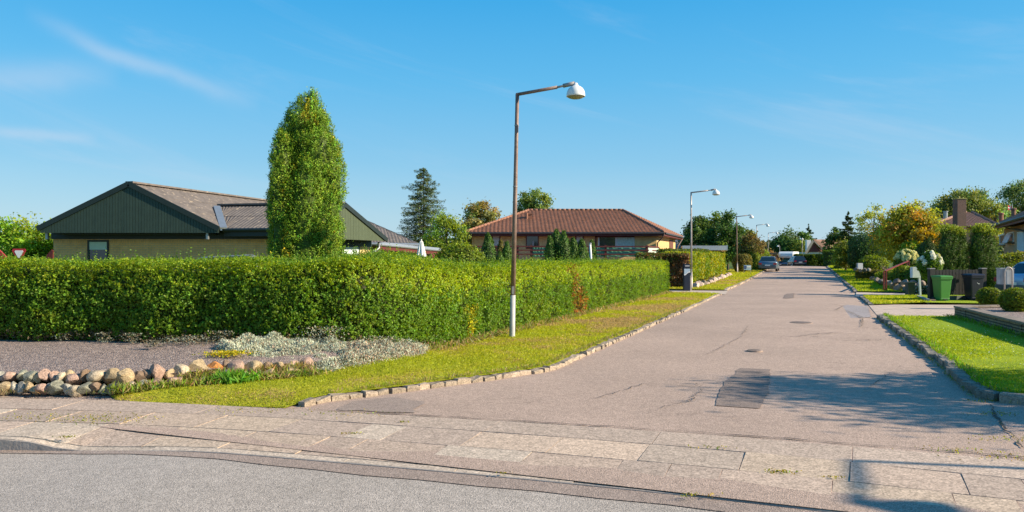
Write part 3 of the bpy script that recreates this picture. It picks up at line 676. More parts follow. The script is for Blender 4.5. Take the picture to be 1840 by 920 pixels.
# gravel bed behind the stone border
GA = [(-13, 10.95), (-9, 10.35), (-6.4, 9.92), (-4.95, 9.88), (-4.15, 10.35), (-3.45, 11.0), (-2.75, 11.5)]; GB = [(-13, 14.2), (-9, 13.7), (-6.4, 13.3), (-4.9, 13.1), (-3.9, 13.0), (-3.0, 12.9), (-2.3, 12.8)]
strip("gravel_bed", GA, GB, M_GR, nx=10, zf=lambda x, y, t: .215+.13*min(1, t*1.4)+.012*math.sin(x*3+t*5), seg=5, wob=.014)
strip("gravel_edge", [(x, BY(x)+.005) for x in (-12.5, -9, -6.4, -5.2, -4.6)], [(-12.5, 11.3), (-9, 10.6), (-6.4, 10.1), (-5.2, 10.0), (-4.5, 9.95)], M_GR, nx=3, zf=lambda x, y, t: .004+.03*t, seg=4)
# raised bed by the driveway
strip("bed_gravel", [(9.75, 12.6), (10.45, 15.6), (12.0, 20.7), (14.2, 21.2)], [(17, 12.6), (17, 15.6), (17, 19.5), (16.5, 20.6)], M_GR, nx=4, zf=lambda x, y, t: .36, seg=4)

# ------------------------------------------------------------------ grass tufts
def tufts(name, A, B, n, zf, cols, size, seed, dth=.9, band=0):
    rs = np.random.RandomState(seed); A = np.array(A, float); B = np.array(B, float)
    ln = np.hypot(*(np.diff(A, axis=0)+np.diff(B, axis=0)).T)/2; w = np.hypot(*(A[:-1]-B[:-1]).T)+.01; d = (A[:-1, 1]+B[:-1, 1])/2
    pr = ln*w/np.maximum(d, 8)**1.6; pr /= pr.sum(); i = rs.choice(len(ln), n, p=pr); u = rs.uniform(0, 1, n)[:, None]; t = rs.uniform(0, 1, n)[:, None]
    P = (A[i]*(1-u)+A[i+1]*u)*(1-t)+(B[i]*(1-u)+B[i+1]*u)*t
    z = np.array([zf(p[0], p[1], tt) for p, tt in zip(P, t[:, 0])]); q = np.stack([P[:, 0], P[:, 1], z*0], 1)
    dry = nz(q, 1.1, 2)+.5*nz(q, 4, 3)+rs.normal(0, .35, n)+band*np.exp(-((t[:, 0]-.22)/.14)**2)*(1+.6*nz(q, .8, 9))
    k = np.clip((dry+.6)/1.6, 0, 1)[:, None]; C = np.array(cols[0])*(1-k)+np.array(cols[1])*k; C = np.where((dry > dth)[:, None], np.array(cols[2]), C)*np.exp(rs.normal(0, .22, (n, 1)))
    sz = size*(P[:, 1]/10)**.6*rs.uniform(.6, 1.3, n); P3 = np.stack([P[:, 0], P[:, 1], z+sz*.33], 1)
    f = Fol(); up = np.stack([rs.normal(0, .55, n), rs.normal(0, .55, n), np.ones(n)], 1); f.leaves(P3, rs.normal(0, 1, (n, 3)), sz, C, .2, up, rs, .3)
    o = f.build(name, LEAF); return tag(o, kind="stuff")
GRN = [(.33, .38, .022), (.46, .42, .05), (.42, .31, .13)]; GRR = [(.27, .36, .016), (.42, .46, .025), (.48, .46, .05)]
tufts("grass", VA, VB, 150000, zv, GRN, .034, 1, .65, .6)
tufts("grass", VA2, VB2, 26000, lambda x, y, t: gz(x, y)+.08, GRN, .045, 2)
tufts("grass", off(RK, -.07), [(12.5, 8.0), (12.5, 8.8), (12.5, 9.6), (11, 10.2), (10.2, 11), (10.2, 13), (10.4, 16), (11.8, 20.2), (12.3, 21.2)], 90000, lambda x, y, t: gz(x, y)+.085, GRR, .036, 3)
tufts("grass", off(RK2, -.07), [(15.3, 28.4), (17.0, 32.6)], 12000, lambda x, y, t: gz(x, y)+.07, GRR, .045, 4)
tufts("grass", off(RK3[:6], -.07), [(19.6, 35.4), (20.4, 38), (26, 50), (33, 68), (42, 91), (48, 105)], 30000, lambda x, y, t: gz(x, y)+.08, GRR, .045, 5)
# weeds in the joints of the pavement
rs = np.random.RandomState(8); f = Fol()
def weeds(c, r, n, sz, colr, flat=.3):
    P = np.array([[c[0], c[1], c[2] if len(c) > 2 else .01]])+rs.normal(0, 1, (n, 3))*np.array([r, r*.35, .0]); P[:, 2] += rs.uniform(0, sz*.5, n)
    f.leaves(P, rs.normal(0, 1, (n, 3))+np.array([0, 0, .6]), sz, pal(colr, n, .3, .2, rs), .5, None, rs)
for px, py, r, n in ((190, 757, .25, 130), (160, 752, .35, 160), (1398, 850, .07, 70), (120, 787, .07, 40), (1250, 893, .08, 40), (630, 781, .05, 30), (725, 760, .04, 20), (640, 745, .3, 60), (905, 853, .03, 20), (1290, 806, .1, 30), (1720, 810, .15, 60), (1810, 790, .2, 90), (1790, 745, .15, 80), (60, 750, .4, 110), (470, 738, .3, 80), (1500, 860, .05, 25), (1820, 822, .25, 90), (1766, 722, .12, 60)):
    x, y = gp(px, py); weeds((x, y), r, n, .022, (.26, .25, .03))
tag(f.build("weeds", LEAF), kind="stuff")
# fringe of long grass against kerbs, stones and under the hedge
f = Fol()
def fringe(path, n, h, colr, zf, spread=.05, dry=.3):
    s, xy, D, _ = pathsample(path, n, rs); xy = xy+rs.normal(0, spread, (n, 2)); z = np.array([zf(a, b) for a, b in xy]); sz = h*np.minimum(rs.gamma(3, .33, n), 1.5)
    C = np.where((rs.uniform(0, 1, n) < dry)[:, None], pal((.38, .28, .12), n, .25, .1, rs), pal(colr, n, .25, .12, rs))
    f.leaves(np.stack([xy[:, 0], xy[:, 1], z+sz*.4], 1), rs.normal(0, 1, (n, 3)), sz, C, .13, np.stack([rs.normal(0, .4, n), rs.normal(0, .4, n), np.ones(n)], 1), rs, .3)
fringe([(-4.9, 9.55), (-4.3, 9.95), (-3.5, 10.5), (-2.7, 11.0)], 3500, .10, (.2, .27, .03), lambda x, y: .07, .07, .35)
fringe([(-6.6, 9.72), (-4.95, 9.66), (-4.2, 10.1)], 700, .06, (.2, .25, .04), lambda x, y: .05, .06, .7)
fringe([(-4.3, 10.2), (-3.6, 10.75), (-2.9, 11.1)], 1600, .09, (.25, .28, .04), lambda x, y: .15, .07, .6)
fringe([(-3.85, 10.2), (-3.5, 10.35)], 900, .14, (.14, .30, .03), lambda x, y: .08, .07, .0)
fringe([(-1.5, 13.3), (1.86, 21.7), (7.1, 35.2)], 7000, .12, (.2, .27, .03), lambda x, y: .07, .09, .55)
fringe(off(LK[1:10], .1), 5000, .055, (.22, .28, .03), lambda x, y: .075, .03, .5)
fringe(off(RK, -.12), 5000, .07, (.16, .3, .02), lambda x, y: .10, .04, .1)
fringe(off(RK[2:], .1), 1200, .05, (.2, .25, .03), lambda x, y: .0, .03, .4)
fringe([(10.15, 15.0), (11.7, 20.9)], 1200, .1, (.16, .3, .02), lambda x, y: .12, .06, .1)
tag(f.build("long_grass", LEAF), kind="stuff")
# small white daisies in the lawns
f = Fol(); n = 500; x = rs.uniform(6.5, 11, n); y = rs.uniform(9.5, 20, n); k = x > 6.9+.365*(y-12); x, y = x[k], y[k]
f.leaves(np.stack([x, y, y*0+.15], 1), np.tile([0, 0, 1.], (len(x), 1)), .022, pal((.8, .8, .75), len(x), .05, .02, rs), .9, None, rs, .3); tag(f.build("daisies", LEAF), kind="stuff")

# ------------------------------------------------------------------ field stones
def stone(name, label, loc, r, colr, seed, group, smooth=True, flat=1.0, parent=None):
    rs = np.random.RandomState(seed); import bmesh
    bm = bmesh.new(); bmesh.ops.create_icosphere(bm, subdivisions=3, radius=1)
    V = np.array([v.co[:] for v in bm.verts]); 
    for k in range(11):          # worn facets
        d = unit(rs.normal(0, 1, 3)); h = rs.uniform(.5, .88); dd = V@d; V = V-np.outer(np.clip(dd-h, 0, 9), d)*.97
    V = V*(1+.05*nz(V, 1.7, seed)[:, None]+.02*nz(V, 7, seed+1)[:, None])*np.array(r)
    a = rs.uniform(0, PI)*.25; ca, sa = math.cos(a), math.sin(a); V = np.stack([V[:, 0]*ca-V[:, 2]*sa*.6, V[:, 1], V[:, 2]*ca+V[:, 0]*sa*.6], 1)
    for v, c in zip(bm.verts, V): v.co = c
    me = bpy.data.meshes.new(name); bm.to_mesh(me); bm.free()
    for p in me.polygons: p.use_smooth = False
    ca = me.color_attributes.new("Col", 'FLOAT_COLOR', 'POINT'); ca.data.foreach_set("color", np.tile([*colr, 1.], (len(me.vertices), 1)).ravel()); me.materials.append(M_STONE)
    o = bpy.data.objects.new(name, me); col.objects.link(o); o.location = loc
    return tag(o, label, "stone", group)
SC = {"pink": (.40, .265, .20), "pale grey": (.34, .31, .25), "tan": (.35, .26, .15), "brown": (.22, .15, .10), "grey green": (.23, .22, .16), "sandy": (.44, .35, .24)}
rs = np.random.RandomState(31)
top = [(0, "pale grey", 22), (19, "pink", 26), (40, "grey green", 22), (58, "grey green", 26), (73, "tan", 16), (84, "pink", 22), (99, "pink", 22), (112, "sandy", 22), (123, "tan", 16), (134, "pink", 25), (152, "brown", 22), (176, "sandy", 28), (192, "brown", 18), (205, "tan", 22), (222, "tan", 38), (250, "brown", 18), (262, "brown", 30), (286, "pink", 34), (305, "tan", 18), (323, "sandy", 30), (356, "tan", 38), (387, "ORANGE", 30), (408, "brown", 16), (426, "pink", 32), (455, "tan", 34), (482, "brown", 20), (503, "tan", 24), (527, "pink", 32), (553, "pink", 26)]
bot = [(9, "tan", 26), (25, "pale grey", 16), (40, "pale grey", 18), (54, "tan", 14), (66, "tan", 18), (78, "pink", 22), (90, "pale grey", 16), (104, "grey green", 28), (122, "pale grey", 18), (139, "sandy", 24), (156, "grey green", 26), (172, "brown", 18), (187, "grey green", 22), (206, "tan", 30), (233, "sandy", 24), (258, "grey green", 24), (281, "brown", 28), (312, "pink", 34), (364, "grey green", 34), (404, "pale grey", 34), (438, "sandy", 32), (480, "tan", 38), (520, "tan", 32)]
bx = [(-60, 716), (0, 714), (110, 716), (200, 716), (250, 712), (330, 703), (400, 696), (450, 694), (560, 682), (600, 676)]
def base_y(px): return np.interp(px, [b[0] for b in bx], [b[1] for b in bx])
near_words = {0: "by the gravel", 1: "touching the pavement gravel"}
for row, lst in (("upper", top), ("lower", bot)):
    for k, (px, cn, wpx) in enumerate(lst):
        by = base_y(px); Yb = F*CAMZ/(by-460)+ (.17 if row == "upper" else .0)+.1; rr = wpx/2/F*Yb*1.24
        hz = rr*rs.uniform(.72, .92) if wpx > 20 else rr*rs.uniform(1.0, 1.25); hz = min(max(hz, .095), .14); x = (px-920)/F*Yb
        end = px > 440
        z = (.225 if row == "upper" else .10)+ (rs.normal(0, .016)) - (.04 if end and row == "upper" else 0)
        cc = (.55, .22, .06) if cn == "ORANGE" else SC[cn]
        where = "beside the silvery plants" if end else "below the gravel bed"
        lab = "bright orange squarish stone in the upper course of the field stone border" if cn == "ORANGE" else f"{cn} field stone in the {row} course of the border {where}"
        stone("field_stone", lab, (x, Yb+rs.normal(0, .02), z), (rr, rr*.85+.02, hz), np.array(cc)*rs.uniform(.85, 1.1), 100+k+(50 if row == "upper" else 0), "field stones edging the gravel bed")
for k in range(7):       # continuation outside the left edge of the picture
    x = -6.65-k*.3; stone("field_stone", "grey brown field stone at the far end of the border by the pavement", (x, 9.85-.02*k+.12*k*.4, .06), (.15, .13, .11), SC["brown"], 300+k, "field stones edging the gravel bed")
# stones under the second hedge
for k in range(20):
    t = k/19; p = Vector((9.65, 40.9)).lerp(Vector((17.2, 61.5)), t); r_ = .34*(1-.15*t)*rs.uniform(.85, 1.2)
    stone("kerb_boulder", "pale pink boulder in the row under the yellow green hedge across the street", (p.x, p.y, gz(p.x, p.y)+.16), (r_*.75, r_, .24*rs.uniform(.8, 1.15)), np.array((.50, .38, .32))*rs.uniform(.8, 1.1), 400+k, "boulders under the yellow green hedge")
# stones of the garden on the right
gb = [(1567, 499, 9), (1576, 503, 10), (1585, 506, 12), (1597, 508, 12), (1606, 513, 15), (1618, 518, 20), (1632, 521, 18), (1645, 517, 16), (1612, 505, 12), (1625, 507, 14), (1655, 523, 20), (1668, 520, 18), (1538, 484, 8), (1546, 486, 9), (1554, 485, 9), (1562, 485, 9), (1640, 508, 14), (1655, 511, 14)]
for k, (px, py, w) in enumerate(gb):
    Y = {True: 52, False: 38}[px < 1566 and py < 490]; Y = Y-(px-1600)*.05 if Y == 38 else Y; z = CAMZ-(py-460)/F*Y; r_ = w/2/F*Y*1.2
    stone("garden_boulder", "grey brown boulder in the rockery beside the red handrail" if Y < 50 else "pale boulder edging the low clipped hedge on the far right verge", (((px-920)/F*Y), Y, z), (r_, r_*.9, r_*.9), np.array([(.2, .16, .13), (.28, .22, .18), (.16, .14, .12), (.34, .28, .22)][k % 4]), 500+k, "rockery boulders" if Y < 50 else "boulders by the low clipped hedge")
# ================================================================== HEDGES AND PLANTS
def cf_main(P, s, z):
    n = len(s); q = np.stack([P[:, 0], P[:, 1], P[:, 2]], 1)
    base = pal((.135, .24, .02), n, .22, .09)
    y = (nz(q, 1.3, 12)+nz(q, 4.5, 13)*.6+RS.normal(0, .5, n)) > 1.2
    base = np.where(y[:, None], pal((.19, .27, .02), n, .2, .1), base)
    zt = z > 1.05*RS.uniform(.82, 1.15, n); base = np.where(zt[:, None], pal((.28, .37, .022), n, .18, .08), base)  # upper leaves brighter: the sunlit top third is put into the leaf colour
    # withered streak and the yellow sprig at the foot
    d = np.abs(P[:, 1]-22.0-.25*nz(q, 3, 5)); br = (d < .24+.22*np.clip(1-z/1.4, 0, 1)) & (RS.uniform(0, 1, n) < .85-.35*np.clip(z, 0, 1.3)) & (P[:, 0] > 0)
    base = np.where(br[:, None], pal((.30, .15, .035), n, .35, .15), base)
    yl = (np.abs(P[:, 1]-15.35) < .22) & (P[:, 0] > -1.6) & (z < .75) & (RS.uniform(0, 1, n) < .55)
    base = np.where(yl[:, None], pal((.42, .38, .02), n, .3, .1), base)
    dr = (P[:, 0] < -.5) & (z < .16) & (RS.uniform(0, 1, n) < .45)
    return np.where(dr[:, None], pal((.22, .16, .09), n, .3, .1), base)
HPATH = [(-15, 13.75), (-8.4, 13.0), (-6, 12.72), (-3.4, 12.42), (-2.6, 12.45), (-2.0, 12.85), (-1.6, 13.5), (-1.0, 14.9), (1.86, 21.9), (4.4, 28.3), (7.15, 35.3)]
def Hmain(s):   # top stays level while the foot drops from the bed to the verge
    return np.interp(s, [0, 11.5, 14, 20, 40], [1.29, 1.29, 1.50, 1.53, 1.45])+.02*np.sin(s*1.3)+.012*np.sin(s*3.1)
hedge("long_hedge", "long clipped privet hedge with a withered brown streak, behind the nearest street lamp", HPATH, Hmain, 1.25, 300000, .042, (.11, .19, .016), zb=lambda x, y: .33*sm(-.9, -2.9, x) if y < 20 else 0.02,
      shoots=4200, weight=lambda s: np.interp(s, [0, 5, 8, 14, 20, 30, 40], [.5, .9, 1, 1, .7, .42, .3]), cfun=cf_main, group=None, base=(.05, .06, .012), bulge=.05, lean=.22, sprig=7)
# silver ground cover
rs = np.random.RandomState(77); f = Fol(); n = 52000
A = np.array([(-4.55, 11.9), (-4.0, 11.35), (-3.4, 11.0), (-2.75, 10.95), (-2.2, 11.45), (-1.75, 12.05), (-1.45, 12.7)]); B = np.array([(-4.45, 12.45), (-3.9, 12.5), (-3.3, 12.6), (-2.7, 12.75), (-2.2, 13.1), (-1.75, 13.5), (-1.5, 13.7)])
i = rs.randint(0, 6, n); u = rs.uniform(0, 1, (n, 1)); t = rs.beta(1.1, 1.1, (n, 1)); P = (A[i]*(1-u)+A[i+1]*u)*(1-t)+(B[i]*(1-u)+B[i+1]*u)*t; P += rs.normal(0, .03, P.shape)
q = np.stack([P[:, 0], P[:, 1], P[:, 0]*0], 1); zb = np.array([max(zb_left(a, b), .0)+.05 for a, b in P])
hh = (.085+.04*nz(q, 4, 4)+.06*nz(q, 15, 5))*np.clip(np.minimum(t[:, 0], 1-t[:, 0])*6, .15, 1); keep = hh > .015; keep &= ~((nz(q, 2.6, 8) > 1.5))
z = zb+np.clip(hh, .02, .3)*rs.uniform(.55, 1.05, n); C = pal((.52, .55, .42), n, .15, .05, rs); fl = rs.uniform(0, 1, n) < np.where(P[:, 0] > -2.6, .4, .15); C = np.where(fl[:, None], pal((.46, .34, .24), n, .25, .1, rs), C); C *= (1+.14*nz(q, 9, 6))[:, None]
f.leaves(np.stack([P[:, 0], P[:, 1], z], 1)[keep], np.tile([0, -.2, .6], (keep.sum(), 1)), .042, C[keep], .3, np.tile([0, 0, 1.], (keep.sum(), 1)), rs, .8)
tag(f.build("silver_ground_cover", leafmat("silver_leaf", .15, .8, .1)), kind="stuff")
f = Fol()       # straggling silver stems along the hedge foot
for cx, cy, rr, n, hz in ((-6.6, 12.6, .12, 160, .16), (-6.1, 12.5, .15, 200, .16), (-5.5, 11.95, .12, 220, .10), (-5.1, 12.3, .4, 700, .13), (-4.6, 12.4, .2, 300, .2), (-7.4, 12.85, .12, 90, .12), (-3.0, 12.35, .3, 700, .28), (-2.2, 12.5, .3, 900, .3), (-2.0, 12.75, .3, 700, .25), (-1.75, 13.0, .2, 400, .2)):
    P = np.stack([cx+rs.normal(0, rr, n)*.6, cy+rs.normal(0, rr, n)*.35, .36+rs.uniform(-.04, 1, n)*hz-(.0 if cx < -2.6 else .2)], 1); C = (.55 if cx < -4.5 else .85)*np.where((rs.uniform(0, 1, n) < .45)[:, None], pal((.36, .28, .17), n, .3, .08, rs), pal((.42, .46, .36), n, .2, .05, rs)); f.leaves(P, rs.normal(0, 1, (n, 3))+np.array([0, 0, .5]), .034, C, .4, None, rs)  # left-hand stems dimmed, the hedge's shade put into their colour
tag(f.build("trailing_ground_cover", MATS["silver_leaf"]), kind="stuff")
f = Fol(); n = 800
P = np.stack([-4.12+rs.normal(0, .16, n), 11.3+rs.normal(0, .1, n), .32+rs.uniform(0, .05, n)], 1); f.leaves(P, np.tile([0, 0, 1.], (n, 1)), .03, np.where((rs.uniform(0, 1, n) < .6)[:, None], pal((.55, .45, .02), n, .2, .1, rs), pal((.3, .33, .03), n, .2, .1, rs)), .7, None, rs)
tag(f.build("yellow_stonecrop", LEAF), kind="stuff")

# the tall thuja behind the long hedge
bx_, by_ = (548-920)/F*17.2, 17.2; s_ = 17.2/F
thuja("thuja_tree", "tall three-topped column thuja standing behind the long hedge", (bx_, by_, .1), [
    (.10, .0, 290*s_+1.62, .42, .02), (.30, -.05, 262*s_+1.6, .40, .02), (-.30, .18, 258*s_+1.6, .36, .02), (-.38, -.40, 222*s_+1.6, .22, .02), (.50, -.0, 206*s_+1.6, .30, .02), (-.50, .08, 170*s_+1.6, .28, .02), (.10, -.34, 180*s_+1.6, .34, .02)], 300000, .042, (.17, .28, .018), 5, tuft=.24, alt=(.40, .36, .02), taper=.15, sprig=11, pw=.5)
# clipped hedge further up and brown one at the drive
def cf_y(P, s, z):
    n = len(s); w = nz(np.stack([s, s*0, z*.12], 1), 3.0, 15)+RS.normal(0, .4, n)
    return np.where((w > .2)[:, None], pal((.33, .33, .022), n, .25, .12), pal((.17, .24, .02), n, .28, .12))
hedge("yellow_hedge", "yellow green hedge on a row of boulders beyond the second street lamp", [(9.2, 41.4), (12.9, 51.3), (17.1, 62.5)], 1.62, 1.3, 26000, .13, (.24, .28, .02), zb=lambda x, y: gz(x, y)+.3, cfun=cf_y, asp=.45, up=(0, 0, 1), bulge=.12, weight=lambda s: np.interp(s, [0, 24], [1, .6]))
def cf_b(P, s, z):
    n = len(s); w = nz(P, 1.5, 16)+RS.normal(0, .5, n); return np.where((w > -.1)[:, None], pal((.17, .09, .035), n, .35, .15), pal((.09, .12, .02), n, .3, .12))
hedge("brown_hedge", "patchy brown hedge across the drive, behind the dark letter bin", [(6.6, 41.0), (9.3, 40.9)], 1.85, 1.0, 10000, .11, (.13, .1, .03), cfun=cf_b, bulge=.12)
shrub("globe_shrub", "small yellow green rounded shrub against the yellow brick side wall", "shrub", G(1212, 50, .9), (.65, .6, .6), 2600, .11, (.26, .3, .02), seed=3)
hedge("dark_hedge", "mixed dark hedge in front of the flat white garage roof", [(9.6, 46.5), (14.3, 56)], 1.55, 1.0, 9000, .16, (.09, .12, .018), zb=lambda x, y: gz(x, y)+.55, bulge=.14)
hedge("far_hedge", "dark green clipped hedge across the far end of the street", [(44.4, 121.8), (51.5, 121.6)], 2.2, 1.2, 8000, .26, (.07, .12, .014), bulge=.06)
hedge("clipped_hedge", "square green hedge on the far right verge end", [(41.6, 101.3), (44.0, 102.5), (46, 110)], 2.1, 1.5, 6000, .22, (.1, .16, .016), bulge=.06)
hedge("low_hedge", "low brownish clipped hedge in front of the domed topiary", [(23.2, 52.6), (25.6, 51.6)], .55, 1.0, 4500, .08, (.14, .14, .03), zb=lambda x, y: gz(x, y)+.22, bulge=.03)

# plants right side
shrub("hydrangea_leaves", None, None, (0, 0, -50), (.1, .1, .1), 4, .01, (.1, .1, .1)) if False else None
M_PETAL = leafmat("petal", .3, .8, .1)
def hydrangea(label, loc, r, nheads, hc, seed, spread_up=.2):
    rs = np.random.RandomState(seed); t = shrub("hydrangea", label, "shrub", loc, r, 5200, .075, (.10, .17, .02), seed=seed, amp=.15)
    for k in range(nheads):
        v = unit(rs.normal(0, 1, 3)); v[2] = abs(v[2])*.9+.25; v[1] = -abs(v[1])*rs.choice([1, 1, -1]); v = unit(v); c = np.array([0, 0, r[2]*.98])+v*np.array(r)*1.04; h = .115*rs.uniform(.8, 1.3)
        ff = Fol(); n = 150; w = unit(rs.normal(0, 1, (n, 3)))*np.array([h*.75, h*.75, h*1.05]); ff.leaves(c+w, w, .05, pal(hc if rs.uniform() > .2 else (.62, .62, .28), n, .1, .03, rs), .85, None, rs, .4)
        ballcore(ff, c, (h*.7, h*.7, h), np.array(hc)*.85, sc=.85); ff.build("flower_head", M_PETAL, t)
    return t
hydrangea("hydrangea with many cream yellow flower heads left of the dark domed yew", G(1629, 45, .72), (.66, .55, .66), 40, (.78, .76, .40), 21)
hydrangea("hydrangea with large white flower cones beside the paired thujas", G(1671, 32.4, .78), (.42, .38, .55), 16, (.86, .84, .70), 22)
for px, Y, z, r, cc, lab, sd, lf, n in (
    (1569, 54, .35, (.86, .8, .72), (.13, .18, .016), "wide domed topiary shrub on the far right verge", 41, .09, 7000),
    (1643, 50, .6, (.85, .7, 1.0), (.19, .27, .02), "bright light green shrub under the autumn tree", 42, .12, 4500),
    (1600, 44, .0, (.75, .6, .5), (.20, .24, .02), "yellow green low shrub left of the red handrail", 43, .09, 4000),
    (1628, 40, .1, (.75, .6, .55), (.13, .18, .02), "green shrub behind the rockery boulders and handrail", 44, .09, 4500),
    (1650, 39, -.1, (.6, .5, .6), (.09, .15, .018), "dark green shrub above the rockery by the white letter box post", 45, .09, 4000),
    (1676, 36, -.1, (.6, .5, .65), (.08, .14, .016), "dark leafy shrub under the white flower cones", 46, .09, 3500),
    (1560, 60, .4, (.5, .5, .45), (.16, .12, .06), "brown reddish shrub beside the domed topiary", 47, .1, 1500)):
    shrub("shrub", lab, "shrub", G(px, Y, z), r, n, lf, cc, seed=sd, amp=.12)
thuja("yew_column", "dark smooth domed yew left of the paired thujas", G(1666, 46, .3), [(0, 0, 2.35, .66, 0), (.05, 0, 2.2, .68, 0)], 12000, .08, (.06, .10, .014), 6, tuft=.05, taper=.35)
fb = shrub("conifer_bush", "big dark blue green conifer bush behind the domed topiary", "conifer", G(1556, 63, .3), (1.32, 1.1, 1.5), 11000, .14, (.035, .085, .03), seed=51, amp=.1, power=.8, zmin=-1, up=(0, 0, 1), asp=.4)
# pampas-like pale grass
f = Fol(); t = thing("plume_grass", "pale pinkish plume grass clump beside the cream hydrangea", "grass clump", G(1599, 46, .5)); rs = np.random.RandomState(4)
for k in range(120):
    a = rs.uniform(0, 6.28); l = rs.uniform(.5, .95); d = np.array([math.cos(a)*.55, math.sin(a)*.45, 1]); s = rs.uniform(0, 1, 26); P = d*(s*l)[:, None]; P[:, 2] -= .3*s**2*l; f.leaves(P+rs.normal(0, .02, P.shape), rs.normal(0, 1, P.shape), .06, pal((.42, .30, .20), 26, .2, .08, rs), .3, d, rs)
f.build("plumes", LEAF, t)
# paired thujas
for px, Y, w, h, lab, sd, lobes in (
    (1709, 33.5, .5, 3.18, "left one of the paired clipped thujas, with two joined tops, behind the green bin", 61, [(-.18, 0, 2.92, .38, 0), (.20, .05, 2.84, .38, 0), (.38, .05, 2.7, .33, 0)]),
    (1766, 33.5, .6, 3.15, "right one of the paired clipped thujas, widening at its foot, behind the black bin", 62, [(-.20, 0, 2.88, .38, 0), (.06, .05, 2.98, .38, 0), (.18, 0, 2.75, .34, 0), (.34, -.15, 1.4, .34, 0)])):
    thuja("clipped_thuja", lab, G(px, Y, .0), lobes, 54000, .052, (.08, .135, .013), sd, tuft=.12, taper=.26, sprig=9, group="paired thujas behind the fence")
    o = [x for x in col.objects if x.name.startswith("clipped_thuja")][-1]
    rs = np.random.RandomState(sd); f = Fol()
    for (x, y, hh, rr, zb) in lobes[:3]:
        n = 700; P = np.stack([x+rs.normal(0, rr*.45, n), y+rs.normal(0, rr*.45, n), hh-.12+rs.uniform(0, .3, n)-.25*0], 1); f.leaves(P, rs.normal(0, 1, (n, 3)), .08, pal((.32, .37, .02), n, .25, .1, rs), .4, (0, 0, 1), rs)
    f.build("new_growth", NEEDLE, o)
# bushes in the raised bed
shrub("box_shrub", "small round box shrub next to the wall corner in the raised gravel bed", "shrub", ((1778-920)/F*21.6, 21.6, .34), (.30, .30, .26), 5200, .04, (.12, .16, .014), seed=71, amp=.08)
shrub("box_shrub", "larger round box shrub at the frame edge in the raised gravel bed", "shrub", ((1826-920)/F*19.6, 19.6, .34), (.36, .36, .29), 6500, .04, (.12, .16, .014), seed=72, amp=.09)
shrub("garden_shrub", "wide yellow green shrub under the brown brick house windows", "shrub", G(1836, 36, .5), (1.5, .9, .75), 9000, .1, (.17, .19, .02), seed=73)
shrub("garden_shrub", "dark low shrub to the right of the widening thuja", "shrub", G(1800, 35, .0), (.7, .6, .75), 4500, .09, (.08, .11, .014), seed=74)
rs = np.random.RandomState(9); f = Fol(); n = 2600
x0, y0 = G(1820, 34)[:2]; P = np.stack([x0+rs.uniform(-1.6, 1.6, n), y0+rs.uniform(-.4, .4, n), .1+rs.uniform(0, .25, n)], 1); f.leaves(P, rs.normal(0, 1, (n, 3)), .06, np.where((rs.uniform(0, 1, n) < .15)[:, None], pal((.7, .7, .75), n, .1, .05, rs), pal((.09, .12, .03), n, .3, .1, rs)), .6, None, rs)
x0, y0 = G(1662, 34)[:2]; P = np.stack([x0+rs.uniform(-.5, .5, n), y0+rs.uniform(-.3, .3, n), .1+rs.uniform(0, .35, n)], 1); f.leaves(P, rs.normal(0, 1, (n, 3)), .06, np.where((rs.uniform(0, 1, n) < .15)[:, None], pal((.7, .7, .75), n, .1, .05, rs), pal((.09, .12, .03), n, .3, .1, rs)), .6, None, rs)
tag(f.build("flower_bed_plants", LEAF), kind="stuff")
# purple allium-like heads
t = thing("purple_flower", "purple flower spike beside the left fence post", "flower", G(1687, 34, 0)); m = MB(); m.tube([(0, 0, 0), (.02, 0, 1.2)], .01, 5); m.tube([(.05, 0, 0), (.1, 0, 1.45)], .01, 5); m.build("stem", simple("green_stem", (.1, .16, .02)), t)
for c in ((.02, 0, 1.25), (.1, 0, 1.5)):
    f = Fol(); P, Nn = blobpts(c, (.1, .1, .13), 160, rs); f.leaves(P, Nn, .05, pal((.30, .08, .42), len(P), .2, .1, rs), .8, None, rs); f.build("flower_head", M_PETAL, t)
# young conifers in front of the terrace
for k, (px, py, Y, r, lab) in enumerate(((877, 413, 40, .40, "first narrow conifer from the street lamp, before the terrace end"), (900, 424, 42, .22, "thin conifer spire with brown twigs between two narrow conifers"), (911, 427, 40, .26, "narrow conifer just left of the street lamp pole"), (898, 448, 39, .3, "short conifer tip among the narrow conifers near the lamp"),
        (988, 418, 40, .32, "leftmost conifer of the dense clump before the green terrace cloth"), (999, 408, 40.5, .45, "broad tallest conifer of the dense clump"), (1013, 409, 40, .40, "pointed conifer right of the broadest one in the clump"), (1030, 421, 40, .32, "slim conifer in the middle right of the clump"), (1045, 424, 40, .36, "rounded conifer right of the slim one in the clump"), (1064, 424, 40.5, .22, "thin conifer behind the white pole"))):
    z = CAMZ-(py-460)/F*Y-.3
    thuja("young_conifer", lab, G(px, Y, .2), [(0, 0, z-.1, r, 0), (r*.4, .05, (z-.1)*.86, r*.8, 0)], 6000, .085, (.075, .15, .018) if k != 1 else (.15, .13, .02), 80+k, tuft=.2, group="young conifers between hedge and terrace")
    # taper them by a pointed profile is given by the lobes

